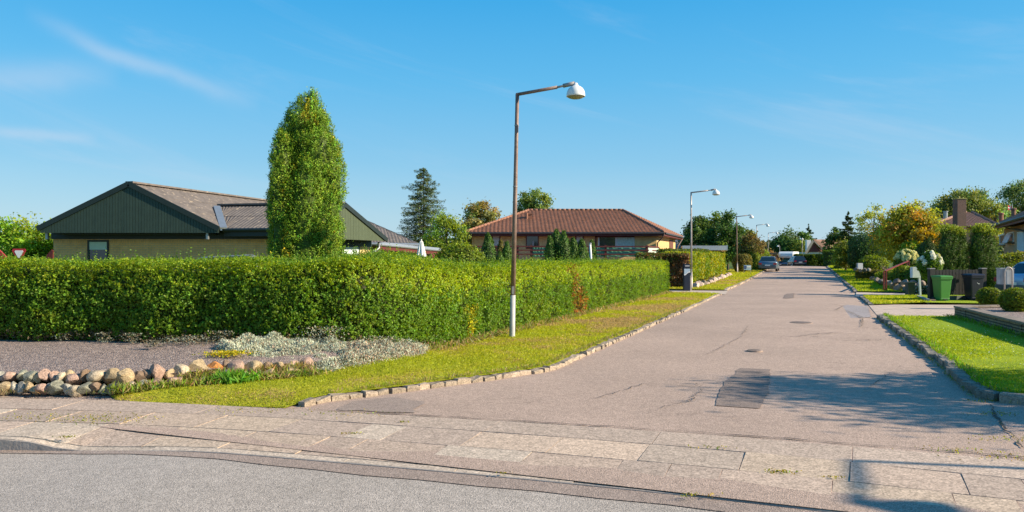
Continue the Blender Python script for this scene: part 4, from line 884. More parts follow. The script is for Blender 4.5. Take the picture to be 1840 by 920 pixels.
# ---------------------------------------------------------------- trees
fir("fir_tree", "tall open-branched fir rising behind the white parasol", G(761, 75), 9.9, 2.55, 2.0, 38, (.10, .135, .045), 3, leaf=.26, dens=17, droop=.22, power=.52)
tree("small_tree", "light green leafy tree between the fir and the red tiled house", G(803, 58), 4.7, 1.55, .6, 60, 9000, .16, (.15, .20, .025), 11, clump=.38)
tree("walnut_tree", "sparse brown tipped tree at the left end of the red tiled roof", G(866, 76), 6.9, 2.4, 1.5, 70, 9500, .24, (.17, .19, .045), 12, mix=((.24, .20, .06), .35), clump=.22, gap=.5)
tree("birch_tree", "grey green feathery birch behind the red tiled roof", G(955, 88), 9.8, 2.0, 2, 80, 14000, .24, (.12, .17, .035), 13, droop=.6, clump=.26)
tree("birch_tree", "lower willow-like tree beside the birch behind the red tiled roof", G(983, 88), 8.3, 2.1, 2, 70, 11000, .24, (.15, .18, .04), 14, droop=.6, clump=.28)
shrub("shrub", "round green shrub just behind the hedge left of the terrace rail", "shrub", G(826, 33, .5), (1.05, .7, .85), 5200, .1, (.15, .2, .02), seed=15)
tree("garden_tree", "bright green tree left of the dark gabled house, behind the warning sign", G(46, 33), 3.35, 1.35, .5, 70, 13000, .13, (.15, .23, .018), 16, clump=.36)
tree("dark_tree", "left dark pointed tree of the group behind the white garage roof", G(1254, 88), 5.9, 1.9, .2, 70, 9000, .24, (.055, .10, .022), 21, clump=.28, top=.0)
tree("leafy_tree", "rounded green tree between the dark trees behind the white garage roof", G(1281, 92), 6.4, 2.1, .5, 60, 7000, .28, (.085, .13, .022), 22, clump=.34)
tree("dark_tree", "right dark tree of the group, beside the third lamp", G(1308, 87), 6.1, 1.95, .2, 80, 11000, .24, (.05, .10, .02), 23, clump=.28, top=.1)
tree("leafy_tree", "olive tree behind the third lamp, right of the dark trees", G(1333, 96), 5.4, 1.7, .3, 35, 4000, .3, (.13, .16, .03), 24, clump=.36)
tree("copper_tree", "brownish leaved small tree beyond the blue sign", G(1350, 79), 3.5, 1.5, .2, 50, 8000, .19, (.11, .085, .025), 25, mix=((.10, .13, .02), .35), clump=.33)
shrub("shrub", "olive brown shrub beside the copper tree and the blue sign", "shrub", G(1333, 69, .1), (.75, .7, .85), 3500, .14, (.14, .13, .03), seed=26)
shrub("shrub", "bright green clipped shrub left of the parked grey car", "shrub", G(1369, 82, .1), (.8, .7, .95), 3500, .15, (.17, .24, .02), seed=27, power=.85)
shrub("shrub", "yellow green shrub between the copper tree and the clipped shrub", "shrub", G(1358, 77, .0), (.5, .5, .95), 2000, .15, (.19, .23, .03), seed=28)
tree("broad_tree", "big dark broadleaf tree behind the camper van", G(1423, 158), 7.4, 3.6, -.2, 80, 12000, .42, (.05, .095, .02), 31, clump=.33)
tree("broad_tree", "yellowish crown in front of the big dark tree, next to the white chimney", G(1441, 150), 5.0, 2.0, -.4, 36, 4500, .36, (.12, .15, .025), 32, clump=.36)
fir("spruce_tree", "spruce with drooping tips above the far gabled house", G(1453, 162), 8.3, 3.0, 1.5, 13, (.05, .09, .025), 33, leaf=.55, dens=20, droop=.2)
tree("low_tree", "low orange brown trees behind the grey car", G(1387, 128), 2.9, 1.6, .2, 26, 2600, .35, (.22, .15, .05), 34, clump=.4)
tree("low_tree", "second orange brown crown behind the grey car, near the lamp", G(1399, 131), 2.8, 1.3, .2, 22, 2200, .35, (.2, .16, .05), 35, clump=.4)
tree("broad_tree", "dark tree at the right end of the far brown roof", G(1507, 118), 6.0, 2.1, .2, 40, 5000, .36, (.06, .10, .02), 36, clump=.36)
fir("spruce_tree", "dark leaning spruce left of the light sparse tree on the right", G(1524, 82), 5.75, 1.7, .2, 20, (.055, .09, .02), 37, leaf=.32, dens=26, droop=.3, power=.7)
tree("garden_tree", "olive garden tree at the foot of the leaning spruce", G(1520, 74), 3.2, 1.1, .2, 36, 4500, .19, (.13, .15, .02), 38, clump=.36)
tree("sparse_tree", "airy light yellow green tree with open upright branches", G(1570, 69), 6.1, 1.9, 1.4, 44, 2900, .19, (.21, .24, .04), 39, clump=.2, gap=.2)
tree("autumn_tree", "large orange and yellow green autumn tree", G(1640, 56), 5.65, 2.15, .6, 120, 22000, .17, (.22, .235, .03), 40, mix=((.34, .22, .03), .15), clump=.27, gap=.6)
tree("autumn_tree", "lower orange tinted crown leaning toward the paired thujas", G(1668, 50), 3.5, 1.1, .5, 50, 9000, .16, (.25, .2, .025), 41, mix=((.36, .20, .03), .25), clump=.32)
tree("birch_tree", "wide birch behind the brick chimney", G(1722, 78), 8.1, 2.7, 2.6, 90, 17000, .22, (.12, .155, .035), 42, droop=.5, clump=.26)
tree("birch_tree", "second birch crown right of the chimney", G(1762, 80), 8.1, 2.3, 2.6, 80, 14000, .22, (.13, .165, .035), 43, droop=.5, clump=.27, gap=.5)
tree("birch_tree", "lower birch crown over the roof valley", G(1788, 76), 6.8, 1.4, 2.6, 30, 3500, .2, (.16, .19, .04), 44, droop=.5, clump=.3)
tree("birch_tree", "tall birch at the frame edge above the red roof vents", G(1838, 88), 10.2, 2.4, 4.0, 70, 13000, .2, (.10, .14, .035), 45, droop=.6, clump=.28, gap=.6)
tree("small_tree", "small green tree showing left of the brick chimney", G(1686, 66), 5.0, .9, 1.5, 26, 2600, .18, (.12, .17, .03), 46)
# tree standing outside the frame to the right; its shadow falls on the road
tree("street_tree", "leafy tree whose shadow falls across the side road", Vector((13.3, 8.0, 0)), 5.3, 2.0, 2.0, 75, 14000, .11, (.12, .18, .02), 50, clump=.24, gap=.35)
# far wooded skyline
f = Fol(); rs = np.random.RandomState(6); n = 26000; x = rs.uniform(-420, 460, n); y = 300+rs.uniform(-14, 14, n); q = np.stack([x, y*0, y*0], 1)
h = 6.5+2.2*nz(q, .06, 1)+1.2*nz(q, .3, 2); z = -.4+rs.uniform(0, 1, n)**.7*h; f.leaves(np.stack([x, y, z], 1), np.tile([0, -.6, .6], (n, 1)), 2.0, pal((.06, .10, .03), n, .3, .1, rs), .7, None, rs)
tag(f.build("distant_woods", LEAF), kind="stuff")
# ================================================================== BUILDINGS
M_BY = brick("yellow_brick", (.80, .515, .19), (.69, .44, .165), (.50, .38, .22), .24, .075)
M_BW = brick("ochre_brick", (.85, .475, .165), (.74, .41, .145), (.52, .37, .20), .24, .075)
M_BB = brick("brown_brick", (.68, .345, .17), (.56, .28, .14), (.40, .32, .24), .24, .075)
M_RED = simple("red_wood", (.115, .018, .015), .6, var=.25, scale=5, bump=.2)
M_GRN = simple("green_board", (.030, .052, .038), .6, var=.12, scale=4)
M_GRN2 = simple("dark_green_trim", (.012, .022, .02), .55, var=.15)
M_COR = simple("fibre_cement", (.15, .125, .11), .9, var=.28, scale=3, bump=.3, alt=(.34, .27, .2), altscale=4, altth=(.56, .64))
M_TR = simple("red_tile", (.27, .122, .072), .75, var=.3, scale=2.2, bump=.2)
M_TB = simple("brown_tile", (.26, .14, .095), .75, var=.3, scale=2.5, bump=.2)
M_ZN = simple("zinc", (.35, .37, .38), .45, .6, var=.12); M_GL_ = glass(); M_WH = simple("white_paint", (.78, .77, .74), .5, var=.05)
M_BLIND = simple("pale_blind", (.50, .62, .52), .7, var=.06); M_CURT = simple("curtain", (.55, .55, .52), .8, var=.1, scale=3)
M_DKW = simple("dark_room", (.02, .018, .016), .8)

def roof(name, mat, parent, EL, ER, RRt, RL, wl=.30, amp=.03, row=.35, step=.02, off=(0, 0, 0), thick=.05):
    """tiled or corrugated slope over a trapezoid given by eave left/right and ridge right/left, as real relief"""
    EL, ER, RRt, RL = map(Vector, (EL, ER, RRt, RL)); e = (ER-EL); Lw = e.length; ex = e.normalized(); mid = (RL+RRt)/2-(EL+ER)/2
    up = (RL-EL)-ex*((RL-EL).dot(ex)); hgt = up.length; uy = up.normalized(); nrm = ex.cross(uy).normalized()
    if nrm.z < 0: nrm = -nrm
    a0, a1 = 0, (RL-EL).dot(ex); b0, b1 = Lw, (RRt-EL).dot(ex)
    ub = (RRt-EL).dot(uy)
    nr = max(1, int(hgt/row)); nu = int(max(Lw, b1-min(a1, 0))/wl*6); us = np.linspace(min(0, a1), max(Lw, b1), nu)
    m = MB(off); vs = []; fs = []; 
    prof = amp*np.abs(np.sin(us/wl*PI))**1.5 if step > .02 else amp*(.5+.5*np.sin(us/wl*2*PI))
    rowz = []
    for j in range(nr):
        for jj, v in enumerate((j/nr, (j+1)/nr)): rowz.append((v, step*(1 if jj == 0 else 0)))
    for v, st in rowz:
        lo, hi = a0+(a1-a0)*v, b0+(b1-b0)*v
        for i, u in enumerate(us):
            uc = min(max(u, lo), hi); vs.append(EL+ex*uc+uy*(hgt*v)+nrm*(prof[i]+st))
    k = len(us)
    for r in range(len(rowz)-1):
        for i in range(k-1): fs.append((r*k+i, r*k+i+1, (r+1)*k+i+1, (r+1)*k+i))
    m.add(vs, fs); me_o = m.build(name, mat, parent, recalc=False)
    if sum(p.normal.dot(nrm) for p in list(me_o.data.polygons)[:50]) < 0: me_o.data.flip_normals()
    # solid deck below
    d = MB(off); d.prism([p-nrm*.01 for p in (EL, ER, EL+ex*b1+uy*hgt, EL+ex*a1+uy*hgt)], -nrm*thick); d.build("roof_deck", M_GRN2 if mat is M_COR else M_RED, me_o)
    return me_o
def win(parent, off, A, B, C0, C1, frame, blind=0, panemat=None, depth=.05, fw=.07, nrm=None, blindmat=None):
    """window on the vertical plane through A,B; C0 lower-left, C1 upper-right points of the opening"""
    d = Vector((B[0]-A[0], B[1]-A[1], 0)).normalized(); n = Vector((d.y, -d.x, 0)) if nrm is None else Vector(nrm)
    w = (Vector((C1.x, C1.y, 0))-Vector((C0.x, C0.y, 0))).dot(d); o = Vector(C0); h = C1.z-C0.z
    m = MB(off); q = n*(depth+.01)
    m.frame(o-n*.01, d*fw, q, (0, 0, h)); m.frame(o+d*(w-fw)-n*.01, d*fw, q, (0, 0, h)); m.frame(o+d*fw-n*.01, d*(w-2*fw), q, (0, 0, fw)); m.frame(o+d*fw+Vector((0, 0, h-fw))-n*.01, d*(w-2*fw), q, (0, 0, fw))
    fr = m.build("window", frame, parent); m = MB(off); m.frame(o+d*fw*.9+Vector((0, 0, fw*.9))-n*.005, d*(w-1.8*fw), n*.02, (0, 0, h-1.8*fw)); m.build("pane", panemat or M_GL_, fr)
    if blind: m = MB(off); m.frame(o+d*fw+Vector((0, 0, h-fw-blind))+n*.018, d*(w-2*fw), n*.008, (0, 0, blind)); m.build("blind", blindmat or M_BLIND, fr)
    return fr

# ---------------------------------------------------------------- house with green gables
u_ = Vector((.217, .976, 0)).normalized(); v_ = Vector((u_.y, -u_.x, 0))
hA = thing("gabled_house", "low yellow brick house with dark green boarded gables and grey corrugated roof", "house", (-15.2, 35, 0)); OF = (-15.2, 35, 0)
TL = W(68, 408, 31); TR = W(394, 410.5, 31); AP = W(232, 329, 31); TL.z = TR.z = 2.86
LA = 11.2
def plank_poly(name, pts, nrm, mat, parent, off, pitch=.115):
    """vertical board cladding with open grooves over a convex polygon"""
    pts = [Vector(p) for p in pts]; n = Vector(nrm).normalized(); d = Vector((-n.y, n.x, 0)); o = pts[0]
    P2 = [((p-o).dot(d), p.z) for p in pts]; lo = min(p[0] for p in P2); hi = max(p[0] for p in P2); m = MB(off)
    def rng(x):
        zs = []
        for i in range(len(P2)):
            (x0, z0), (x1, z1) = P2[i], P2[(i+1) % len(P2)]
            if abs(x1-x0) > 1e-6 and min(x0, x1)-1e-6 <= x <= max(x0, x1)+1e-6: zs.append(z0+(z1-z0)*(x-x0)/(x1-x0))
        return (min(zs), max(zs)) if zs else None
    x = lo
    while x < hi-.01:
        xa, xb = x+.006, min(x+pitch-.006, hi-.001); ra, rb = rng(xa), rng(xb)
        if ra and rb:
            q = [o+d*xa, o+d*xb, o+d*xb, o+d*xa]; zz = [ra[0], rb[0], rb[1], ra[1]]; q = [Vector((p.x, p.y, z))+n*random.uniform(.0, .004) for p, z in zip(q, zz)]; m.prism(q, n*.022)
        x += pitch
    ob = m.build(name, mat, parent); m = MB(off); m.prism([p-n*.002 for p in pts], -n*.03); m.build("gable_backing", M_GRN2, ob); return ob
zb1 = 2.67
gl = TL+Vector((.08, 0, 0)); gr_ = TR.copy()
GL = [Vector((TL.x+.1, TL.y, zb1)), Vector((TR.x-.02, TR.y, zb1)), Vector((TR.x-.02, TR.y, TR.z-.02)), AP-Vector((0, 0, .04)), Vector((TL.x+.1, TL.y, TL.z-.02))]
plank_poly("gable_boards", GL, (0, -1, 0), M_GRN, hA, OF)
m = MB(OF)
for a, b in ((TL, AP), (TR, AP)): m.beam(a+Vector((0, -.06, -.03)), b+Vector((0, -.06, -.03)), .05, .2)
m.build("barge_board", M_GRN2, hA)
RB = AP+u_*LA
roof("roof", M_COR, hA, TR+u_*0, TR+u_*LA, RB, AP, .18, .022, 1.1, .012, OF)
roof("roof", M_COR, hA, TL+u_*LA, TL, AP, RB, .18, .022, 1.1, .012, OF)
m = MB(OF); m.beam(AP+Vector((0, 0, .04)), RB+Vector((0, 0, .04)), .34, .07); m.build("ridge", M_COR, hA)
# walls
Wl = Vector(((96-920)/F*32, 32, 0)); Wr = Vector(((520-920)/F*31.7, 31.7, 0)); wd = (Wr-Wl).normalized()
m = MB(OF); m.frame(Wl, Wr-Wl, Vector((0, .3, 0)), (0, 0, 2.44)); m.frame(Wl+Vector((0, .31, 0)), u_*LA, v_*.3, (0, 0, 2.44)); m.build("wall", M_BW, hA)
m = MB(OF); m.frame(Wl+Vector((-.05, -.08, 2.445)), Wr-Wl, Vector((0, .3, 0)), (0, 0, .36)); m.frame(Vector((TL.x+.5, 31.25, 2.62)), Vector((6.4, 0, 0)), Vector((0, .7, 0)), (0, 0, .04)); m.build("beam", M_GRN2, hA)
for px in (85, 373):
    m = MB(OF); p = W(px, 430, 31.2); m.box((p.x, p.y, 2.55), (.09, .12, .26)); m.build("bracket", M_ZN, hA)
wf = win(hA, OF, Wl, Wr, onwall(158, 474, Wl, Wr), onwall(196, 431.5, Wl, Wr), M_GRN2, blind=.32)
m = MB(OF); m.frame(Wl+Vector((0, -.012, 2.30)), Wr-Wl, Vector((0, .012, 0)), (0, 0, .12)); m.build("soldier_course", brick("upright_brick", (.74, .40, .14), (.60, .32, .11), (.42, .3, .16), .075, .3, .01, 0), hA)
# wing with the side gable
EL = Vector(((402-920)/F*31.3, 31.3, 2.84)); NT = Vector((-7.8, 30.35, 2.84)); AB = W(618, 366, 32.8); BT = W(694, 430, 36.7); RL = Vector((-12.9, 34.3, AB.z))
roof("roof", M_COR, hA, EL, NT, AB, RL, .18, .022, 1.1, .012, OF)
bdir = (AB-RL); EB = BT-bdir
roof("roof", M_COR, hA, BT, EB, RL, AB, .18, .022, 1.1, .012, OF)
gd = (BT-NT); gd.z = 0; gn = Vector((gd.y, -gd.x, 0)).normalized()
zb2 = 2.45
plank_poly("gable_boards", [Vector((NT.x, NT.y, zb2)), Vector((BT.x, BT.y, zb2)), BT, AB-Vector((0, 0, .05)), NT], gn, simple("green_board_sunny", (.075, .095, .05), .6, var=.1), hA, OF, .14)  # same green boards as the front gable, sunlight put into the paler colour
m = MB(OF)
for a, b in ((NT, AB), (BT, AB)): m.beam(a+gn*.06+Vector((0, 0, -.04)), b+gn*.06+Vector((0, 0, -.04)), .05, .2)
m.build("barge_board", M_GRN2, hA)
m = MB(OF); m.beam(RL+Vector((0, 0, .05)), AB+Vector((0, 0, .05)), .3, .07); m.build("ridge", M_COR, hA)
m = MB(OF); p0 = W(391, 371, 34.0); p1 = W(403, 411, 31.2); m.beam(p0+Vector((0, -.08, .0)), p1+Vector((0, -.08, .02)), .28, .06); m.build("flashing", M_ZN, hA)
m = MB(OF); m.tube([EL+Vector((0, -.06, -.05)), NT+Vector((0, -.06, -.05))], .07, 8); m.build("gutter", M_GRN2, hA)
m = MB(OF); m.frame(EL+Vector((0, .02, -.3)), NT-EL, Vector((0, .6, 0)), (0, 0, .22)); m.build("fascia", M_GRN2, hA)
W0 = NT-gn*.9+Vector((.2, .75, 0)); W1 = BT-gn*.75; W0.z = W1.z = 0; wdd = (W1-W0)
m = MB(OF); m.frame(W0+Vector((0, 0, 2.18)), wdd, -gn*.25, (0, 0, .42)); m.build("beam", simple("green_fascia", (.025, .045, .033), .6), hA)
m = MB(OF); a = onwall(646, 460, W0, W1); b = onwall(666, 460, W0, W1); a.z = b.z = 0; m.frame(a, b-a, -gn*.3, (0, 0, 2.18)); m.frame(W0, a-W0, -gn*.3, (0, 0, .9)); m.build("brick_pier", M_BY, hA)
m = MB(OF); m.frame(W0-gn*2.2, wdd, -gn*.1, (0, 0, 2.3)); m.build("inner_wall", simple("warm_interior", (.35, .27, .2), .8), hA)
win(hA, OF, W0, W1, onwall(612, 480, W0, W1), onwall(645, 441.5, W0, W1), simple("green_frame", (.03, .06, .04)), blind=.36, panemat=simple("reflective_pane", (.17, .14, .12), .12, spec=.7, var=.3, scale=.7), blindmat=simple("white_blind", (.6, .68, .64), .6))
m = MB(OF); dp = [W(681, 435, 36.4), W(681, 446, 36.3), W(667, 456, 35.6), W(664, 459, 35.5)]; dp.append(Vector((dp[-1].x, dp[-1].y, 0))); m.tube(dp, .055, 8); m.build("downpipe", M_ZN, hA, smooth=True)
# rear wing
hC = hA
A_ = Vector((-9.2, 42.6, 2.5)); B_ = W(753, 438, 43.5); B_.z = 2.45; C_ = W(641, 384, 48); D_ = Vector((C_.x-5.5, 48.3, C_.z)); 
roof("roof", M_COR, hA, A_, B_, C_, D_, .18, .022, 1.1, .012, OF)
m = MB(OF); m.tube([A_+Vector((0, -.08, -.07)), B_+Vector((0, -.08, -.07))], .085, 8); m.build("gutter", M_ZN, hA)
m = MB(OF); m.frame(Vector((A_.x, 43.6, 0)), Vector((B_.x-A_.x-.4, 0, 0)), Vector((0, .3, 0)), (0, 0, 2.4)); m.build("wall", M_BY, hA)
# ---------------------------------------------------------------- carport
O2 = (-4.6, 41, 0); cp = thing("garden_shelter", "flat roofed dark red wooden shelter between the gabled house and the parasol", "shelter", O2)
a = W(680, 439, 38.2); b = W(794, 450, 44.5); dd = Vector((-.35, 4, 0))
m = MB(O2); m.prism([a, b, b+dd+Vector((0, 0, .1)), a+dd+Vector((0, 0, .1))], (0, 0, .07)); m.build("roof", simple("roof_felt", (.40, .41, .41), .6, var=.15), cp)
m = MB(O2); m.tube([a+Vector((0, -.08, -.01)), b+Vector((0, -.08, -.01))], .075, 8); m.build("gutter", M_ZN, cp)
m = MB(O2); m.beam(a+Vector((0, .06, -.17)), b+Vector((0, .06, -.17)), .06, .2); m.build("fascia", M_RED, cp)
for px, Y in ((694, 38.8), (790, 44.3)):
    m = MB(O2); p = W(px, 450, Y); m.box((p.x, p.y+.1, 1.0), (.14, .14, 2.0)); m.build("post", M_RED, cp)
m = MB(O2); p = a+dd; q = b+dd; m.frame(Vector((p.x, p.y, 0)), Vector((q.x-p.x, q.y-p.y, 0)), (0, .1, 0), (0, 0, 2.25)); m.build("back_wall", M_RED, cp)
m = MB(O2); A2, B2 = (p.x, p.y-.06), (q.x, q.y-.06); c0 = onwall(706, 470, A2, B2); c1 = onwall(748, 457, A2, B2); m.frame(Vector((c0.x, c0.y, .2)), Vector((c1.x-c0.x, c1.y-c0.y, 0)), (0, -.1, 0), (0, 0, c1.z-.2)); m.build("brick_panel", M_BY, cp)
m = MB(O2); m.beam(W(676, 452, 38), W(688, 470, 37.6), .1, .1); m.build("brace", M_RED, cp)
win(cp, O2, A2, B2, onwall(694, 474, A2, B2), onwall(705, 458, A2, B2), M_WH, nrm=(0, -1, 0))

# ---------------------------------------------------------------- red tiled house
O3 = (4, 60, 0); h2 = thing("tiled_house", "yellow brick house with red hipped tile roof behind the terrace rail", "house", O3)
ze = 3.49; FL = Vector((-3.52, 58, ze)); FR = Vector((11.32, 58, ze)); BR = Vector((15.72, 72, ze)); BL = Vector((.9, 72, ze)); Ra = W(950, 378.5, 65); Rb = W(1119, 378.5, 65)
roof("roof", M_TR, h2, FL, FR, Rb, Ra, .30, .035, .36, .05, O3)
roof("roof", M_TR, h2, FR, BR, Rb, Rb+Vector((.0, .01, 0)), .30, .045, .36, .03, O3)
roof("roof", M_TR, h2, BL, FL, Ra, Ra+Vector((0, .01, 0)), .30, .045, .36, .03, O3)
roof("roof", M_TR, h2, BR, BL, Ra, Rb, .30, .045, .36, .03, O3)
m = MB(O3)
for a, b in ((Ra, Rb), (Rb, FR), (Rb, BR), (Ra, FL), (Ra, BL)):
    n = int((b-a).length/.38)
    for i in range(n):
        p = a.lerp(b, i/n); q = a.lerp(b, (i+1.05)/n); m.tube([p+Vector((0, 0, .05)), q+Vector((0, 0, .05))], [.12, .10], 7)
m.build("ridge_tiles", M_TR, h2, smooth=True)
m = MB(O3); ins = .02
for a, b in ((FL, FR), (FR, BR), (BL, FL)): m.beam(a+Vector((0, 0, -.13)), b+Vector((0, 0, -.13)), .05, .2)
m.build("fascia", M_RED, h2)
m = MB(O3); m.prism([p+Vector((0, 0, -.24)) for p in (FL, FR, BR, BL)], (0, 0, .015)); m.build("soffit", M_RED, h2)
m = MB(O3)
for a, b, o_ in ((FL, FR, Vector((0, -.09, 0))), (FR, BR, Vector((.09, -.03, 0)))): m.tube([a+o_+Vector((0, 0, -.05)), b+o_+Vector((0, 0, -.05))], .07, 8)
m.build("gutter", simple("black_gutter", (.05, .045, .045), .5), h2)
wFL = Vector(((848-920)/F*58.7, 58.7, 0)); wFR = Vector(((1180-920)/F*58.7, 58.7, 0)); wBR = wFR+Vector((4.05, 12.6, 0)); wBL = wFL+Vector((4.05, 12.6, 0))
m = MB(O3); m.prism([wFL, wFR, wBR, wBL], (0, 0, 3.24)); m.build("wall", M_BY, h2)
def W2(x0, y0, x1, y1, fr, blind=0, pm=None, bm_=None, fw=.07): return win(h2, O3, wFL, wFR, onwall(x0, y1, wFL, wFR), onwall(x1, y0, wFL, wFR), fr, blind, pm, fw=fw, nrm=(0, -1, 0), blindmat=bm_)
W2(884, 422.5, 899, 447, M_RED, .72, None, M_CURT); W2(945, 423, 968, 447, M_RED); W2(1034, 423, 1049, 447, M_RED, .4, None, M_CURT)
W2(1075, 424, 1107.5, 448, M_WH); W2(1108, 424, 1140, 446, simple("thin_white", (.6, .62, .6)), .84, None, simple("vertical_blinds", (.44, .56, .50), .6, var=.3, scale=9)); 
m = MB(O3); p = onwall(1074, 424, wFL, wFR); m.frame(Vector((p.x-.2, 58.62, 2.35)), (.12, 0, 0), (0, .06, 0), (0, 0, .92)); m.frame(Vector((p.x-.2, 58.62, 3.16)), (2.95, 0, 0), (0, .06, 0), (0, 0, .1)); m.build("window_surround", M_RED, h2)
m = MB(O3); p = onwall(977, 438, wFL, wFR); m.box((p.x-.8, 58.6, 2.7), (.12, .2, .35)); m.build("wall_lamp", simple("grey_lamp", (.3, .28, .27)), h2)
sA, sB = wFR, wBR; c0 = onwall(1202.5, 460, sA, sB); c1 = onwall(1208.5, 428.5, sA, sB); sn = Vector(((sB-sA).y, -(sB-sA).x, 0)).normalized()
m = MB(O3); m.frame(Vector((c0.x, c0.y, .4)), Vector((c1.x-c0.x, c1.y-c0.y, 0)), sn*.06, (0, 0, 2.75)); m.build("side_door", simple("brown_door", (.16, .06, .04)), h2)
M_PIPE = simple("brown_pipe", (.16, .10, .09), .5)
for pts in ([FR+Vector((.0, -.1, -.1)), FR+Vector((-.15, .3, -.45)), wFR+Vector((.05, -.07, 2.75)), wFR+Vector((.05, -.07, .2))], [BR+Vector((.05, -.1, -.1)), BR+Vector((-.5, -.8, -.75)), wBR+Vector((.1, -.2, 2.3)), wBR+Vector((.1, -.2, .2))]):
    m = MB(O3); m.tube(pts, .05, 7); m.build("downpipe", M_PIPE, h2, smooth=True)
m = MB(O3); p = W(952, 389, 62.3); m.box((p.x, p.y, p.z), (.34, .34, .3)); m.box((p.x, p.y, p.z+.2), (.44, .44, .08)); m.lathe([(.1, -.3), (.1, .25)], (p.x-.25, p.y-.3, p.z), 8); m.build("roof_vent", M_TR, h2)
# terrace
O4 = (4, 54, 0); tr = thing("terrace", "raised terrace with red wooden rails and green wind cloth before the tiled house", "terrace", O4)
Xa = (835-920)/F*54; Xb = (1163-920)/F*54; Xc = (1183-920)/F*57.5
m = MB(O4); m.frame((Xa, 54.1, 0), (Xb-Xa, 0, 0), (0, 4.55, 0), (0, 0, 1.42)); m.build("deck", M_RED, tr)
for px in (835.5, 849, 884, 930, 954.5, 1012, 1088, 1162):
    m = MB(O4); x = (px-920)/F*54; m.frame((x-.07, 53.93, .2), (.15, 0, 0), (0, .12, 0), (0, 0, 2.3)); m.build("post", M_RED, tr)
m = MB(O4); m.frame((Xc-.07, 57.4, .2), (.14, 0, 0), (0, .12, 0), (0, 0, 2.2)); m.build("post", M_RED, tr)
m = MB(O4)
for z in (2.36, 2.10, 1.82): m.frame((Xa-.1, 53.88, z), (Xb-Xa+.2, 0, 0), (0, .045, 0), (0, 0, .09)); m.beam((Xb, 53.95, z+.045), (Xc, 57.4, z+.03), .045, .09)
m.build("rails", M_RED, tr)
M_CL = simple("green_cloth", (.11, .30, .20), .8, var=.15, scale=1.2, bump=.2, bscale=3)
for x0, x1 in ((955, 981), (1070, 1088), (1088.5, 1161)):
    m = MB(O4); xa, xb = (x0-920)/F*54, (x1-920)/F*54; k = 14; m.loft([[Vector((xa+(xb-xa)*i/k, 53.99+.02*math.sin(i*1.7), 1.7)), Vector((xa+(xb-xa)*i/k, 53.99+.02*math.sin(i*2.3), 2.33))] for i in range(k+1)], caps=False, closed=False); m.build("wind_cloth", M_CL, tr)
m = MB(O4); m.frame((Xb+.08, 54.1, 1.72), Vector((Xc-Xb-.1, 3.3, 0)), (.02, 0, 0), (0, 0, .6)); m.build("wind_cloth", simple("pale_cloth", (.45, .55, .45), .8, var=.3, scale=3), tr)
# garden chair glimpses on the terrace
t = thing("terrace_table", "small weathered table at the left end of the raised terrace", "table", (Xa+1.0, 55.5, 1.42)); m = MB(); m.box((0, 0, .72), (1.3, .8, .05)); m.build("table_top", simple("grey_wood", (.3, .24, .2)), t)
for sx in (-.55, .55):
    for sy in (-.32, .32): m = MB(); m.box((sx, sy, .35), (.06, .06, .69)); m.build("leg", MATS["grey_wood"], t)

# ---------------------------------------------------------------- garage with flat roof
O5 = (15, 62, 0); g = thing("flat_garage", "low garage with a flat roof and white fascia behind the yellow green hedge", "garage", O5)
a = W(1226, 446, 60); b = W(1306, 446, 60); c = W(1320, 450.5, 66); a.z = b.z = 2.42; c.z = 2.2
m = MB(O5); e = c-b; m.prism([a, b, b+Vector((1.4, 7, 0)), a+Vector((1.4, 7, 0))], (0, 0, .12)); m.build("roof", simple("roof_felt2", (.3, .31, .32), .7, var=.2), g)
m = MB(O5); m.frame(a+Vector((0, -.05, -.22)), b-a, (0, .04, 0), (0, 0, .35)); m.build("fascia", simple("grey_fascia", (.36, .40, .44), .5, var=.1), g)
m = MB(O5); m.frame(b+Vector((.01, -.05, -.2)), Vector((1.4, 7, -.1)), (.05, -.01, 0), (0, 0, .36)); m.frame(b+Vector((.07, .2, -.27)), Vector((1.2, 6, -.1)), (.05, -.01, 0), (0, 0, .15)); m.build("barge_board", M_WH, g)
m = MB(O5); m.prism([Vector((a.x+.5, 60.5, 0)), Vector((b.x-.3, 60.5, 0)), Vector((b.x+.8, 66.5, 0)), Vector((a.x+1.7, 66.5, 0))], (0, 0, 2.2)); m.build("wall", M_BY, g)
# grey roof peeping out beside the tiled house
O6 = (20, 88, 0); g = thing("distant_house", "distant pale grey roof between the tiled house and the garage", "house", O6)
a = W(1200, 452, 88); b = W(1275, 447, 88); p = W(1222, 430, 92); q = W(1213, 430, 92); 
m = MB(O6); m.prism([a, b, p, q], (0, 3, .1)); m.build("roof", simple("pale_roof", (.30, .25, .23), .8), g); m = MB(O6); m.frame(Vector((a.x+.3, 89, 0)), (4.2, 0, 0), (0, 4, 0), (0, 0, 2.2)); m.build("wall", M_WH, g)

# ---------------------------------------------------------------- house at the end of the street
Yh = 140; O7 = (54, 141, -.4); g = thing("end_house", "far house with dark brown roof, red boarded gable and white walls", "house", O7)
ap = W(1461, 431.5, 138); gl = W(1447, 455, 138); gr2 = W(1480.5, 451, 138); re = W(1512, 431.5, 141); ee = W(1516, 451, 138.5)
m = MB(O7); m.prism([ap, gr2, ee, re], (.0, -.1, .12)); m.prism([ap, gl, gl+Vector((5, 6, 0)), re], (0, -.05, .12)); m.build("roof", M_TB, g)
m = MB(O7); m.prism([ap+Vector((-.05, .3, -.35)), W(1452.5, 452.5, 138.3), W(1476, 452.5, 138.3)], (0, .1, 0)); m.build("gable_boards", M_RED, g)
m = MB(O7); m.beam(ap+Vector((0, -.1, -.05)), gl+Vector((0, -.1, -.05)), .1, .4); m.beam(ap+Vector((0, -.1, -.05)), gr2+Vector((0, -.1, -.05)), .1, .15); m.build("barge_board", simple("greige", (.3, .27, .22)), g)
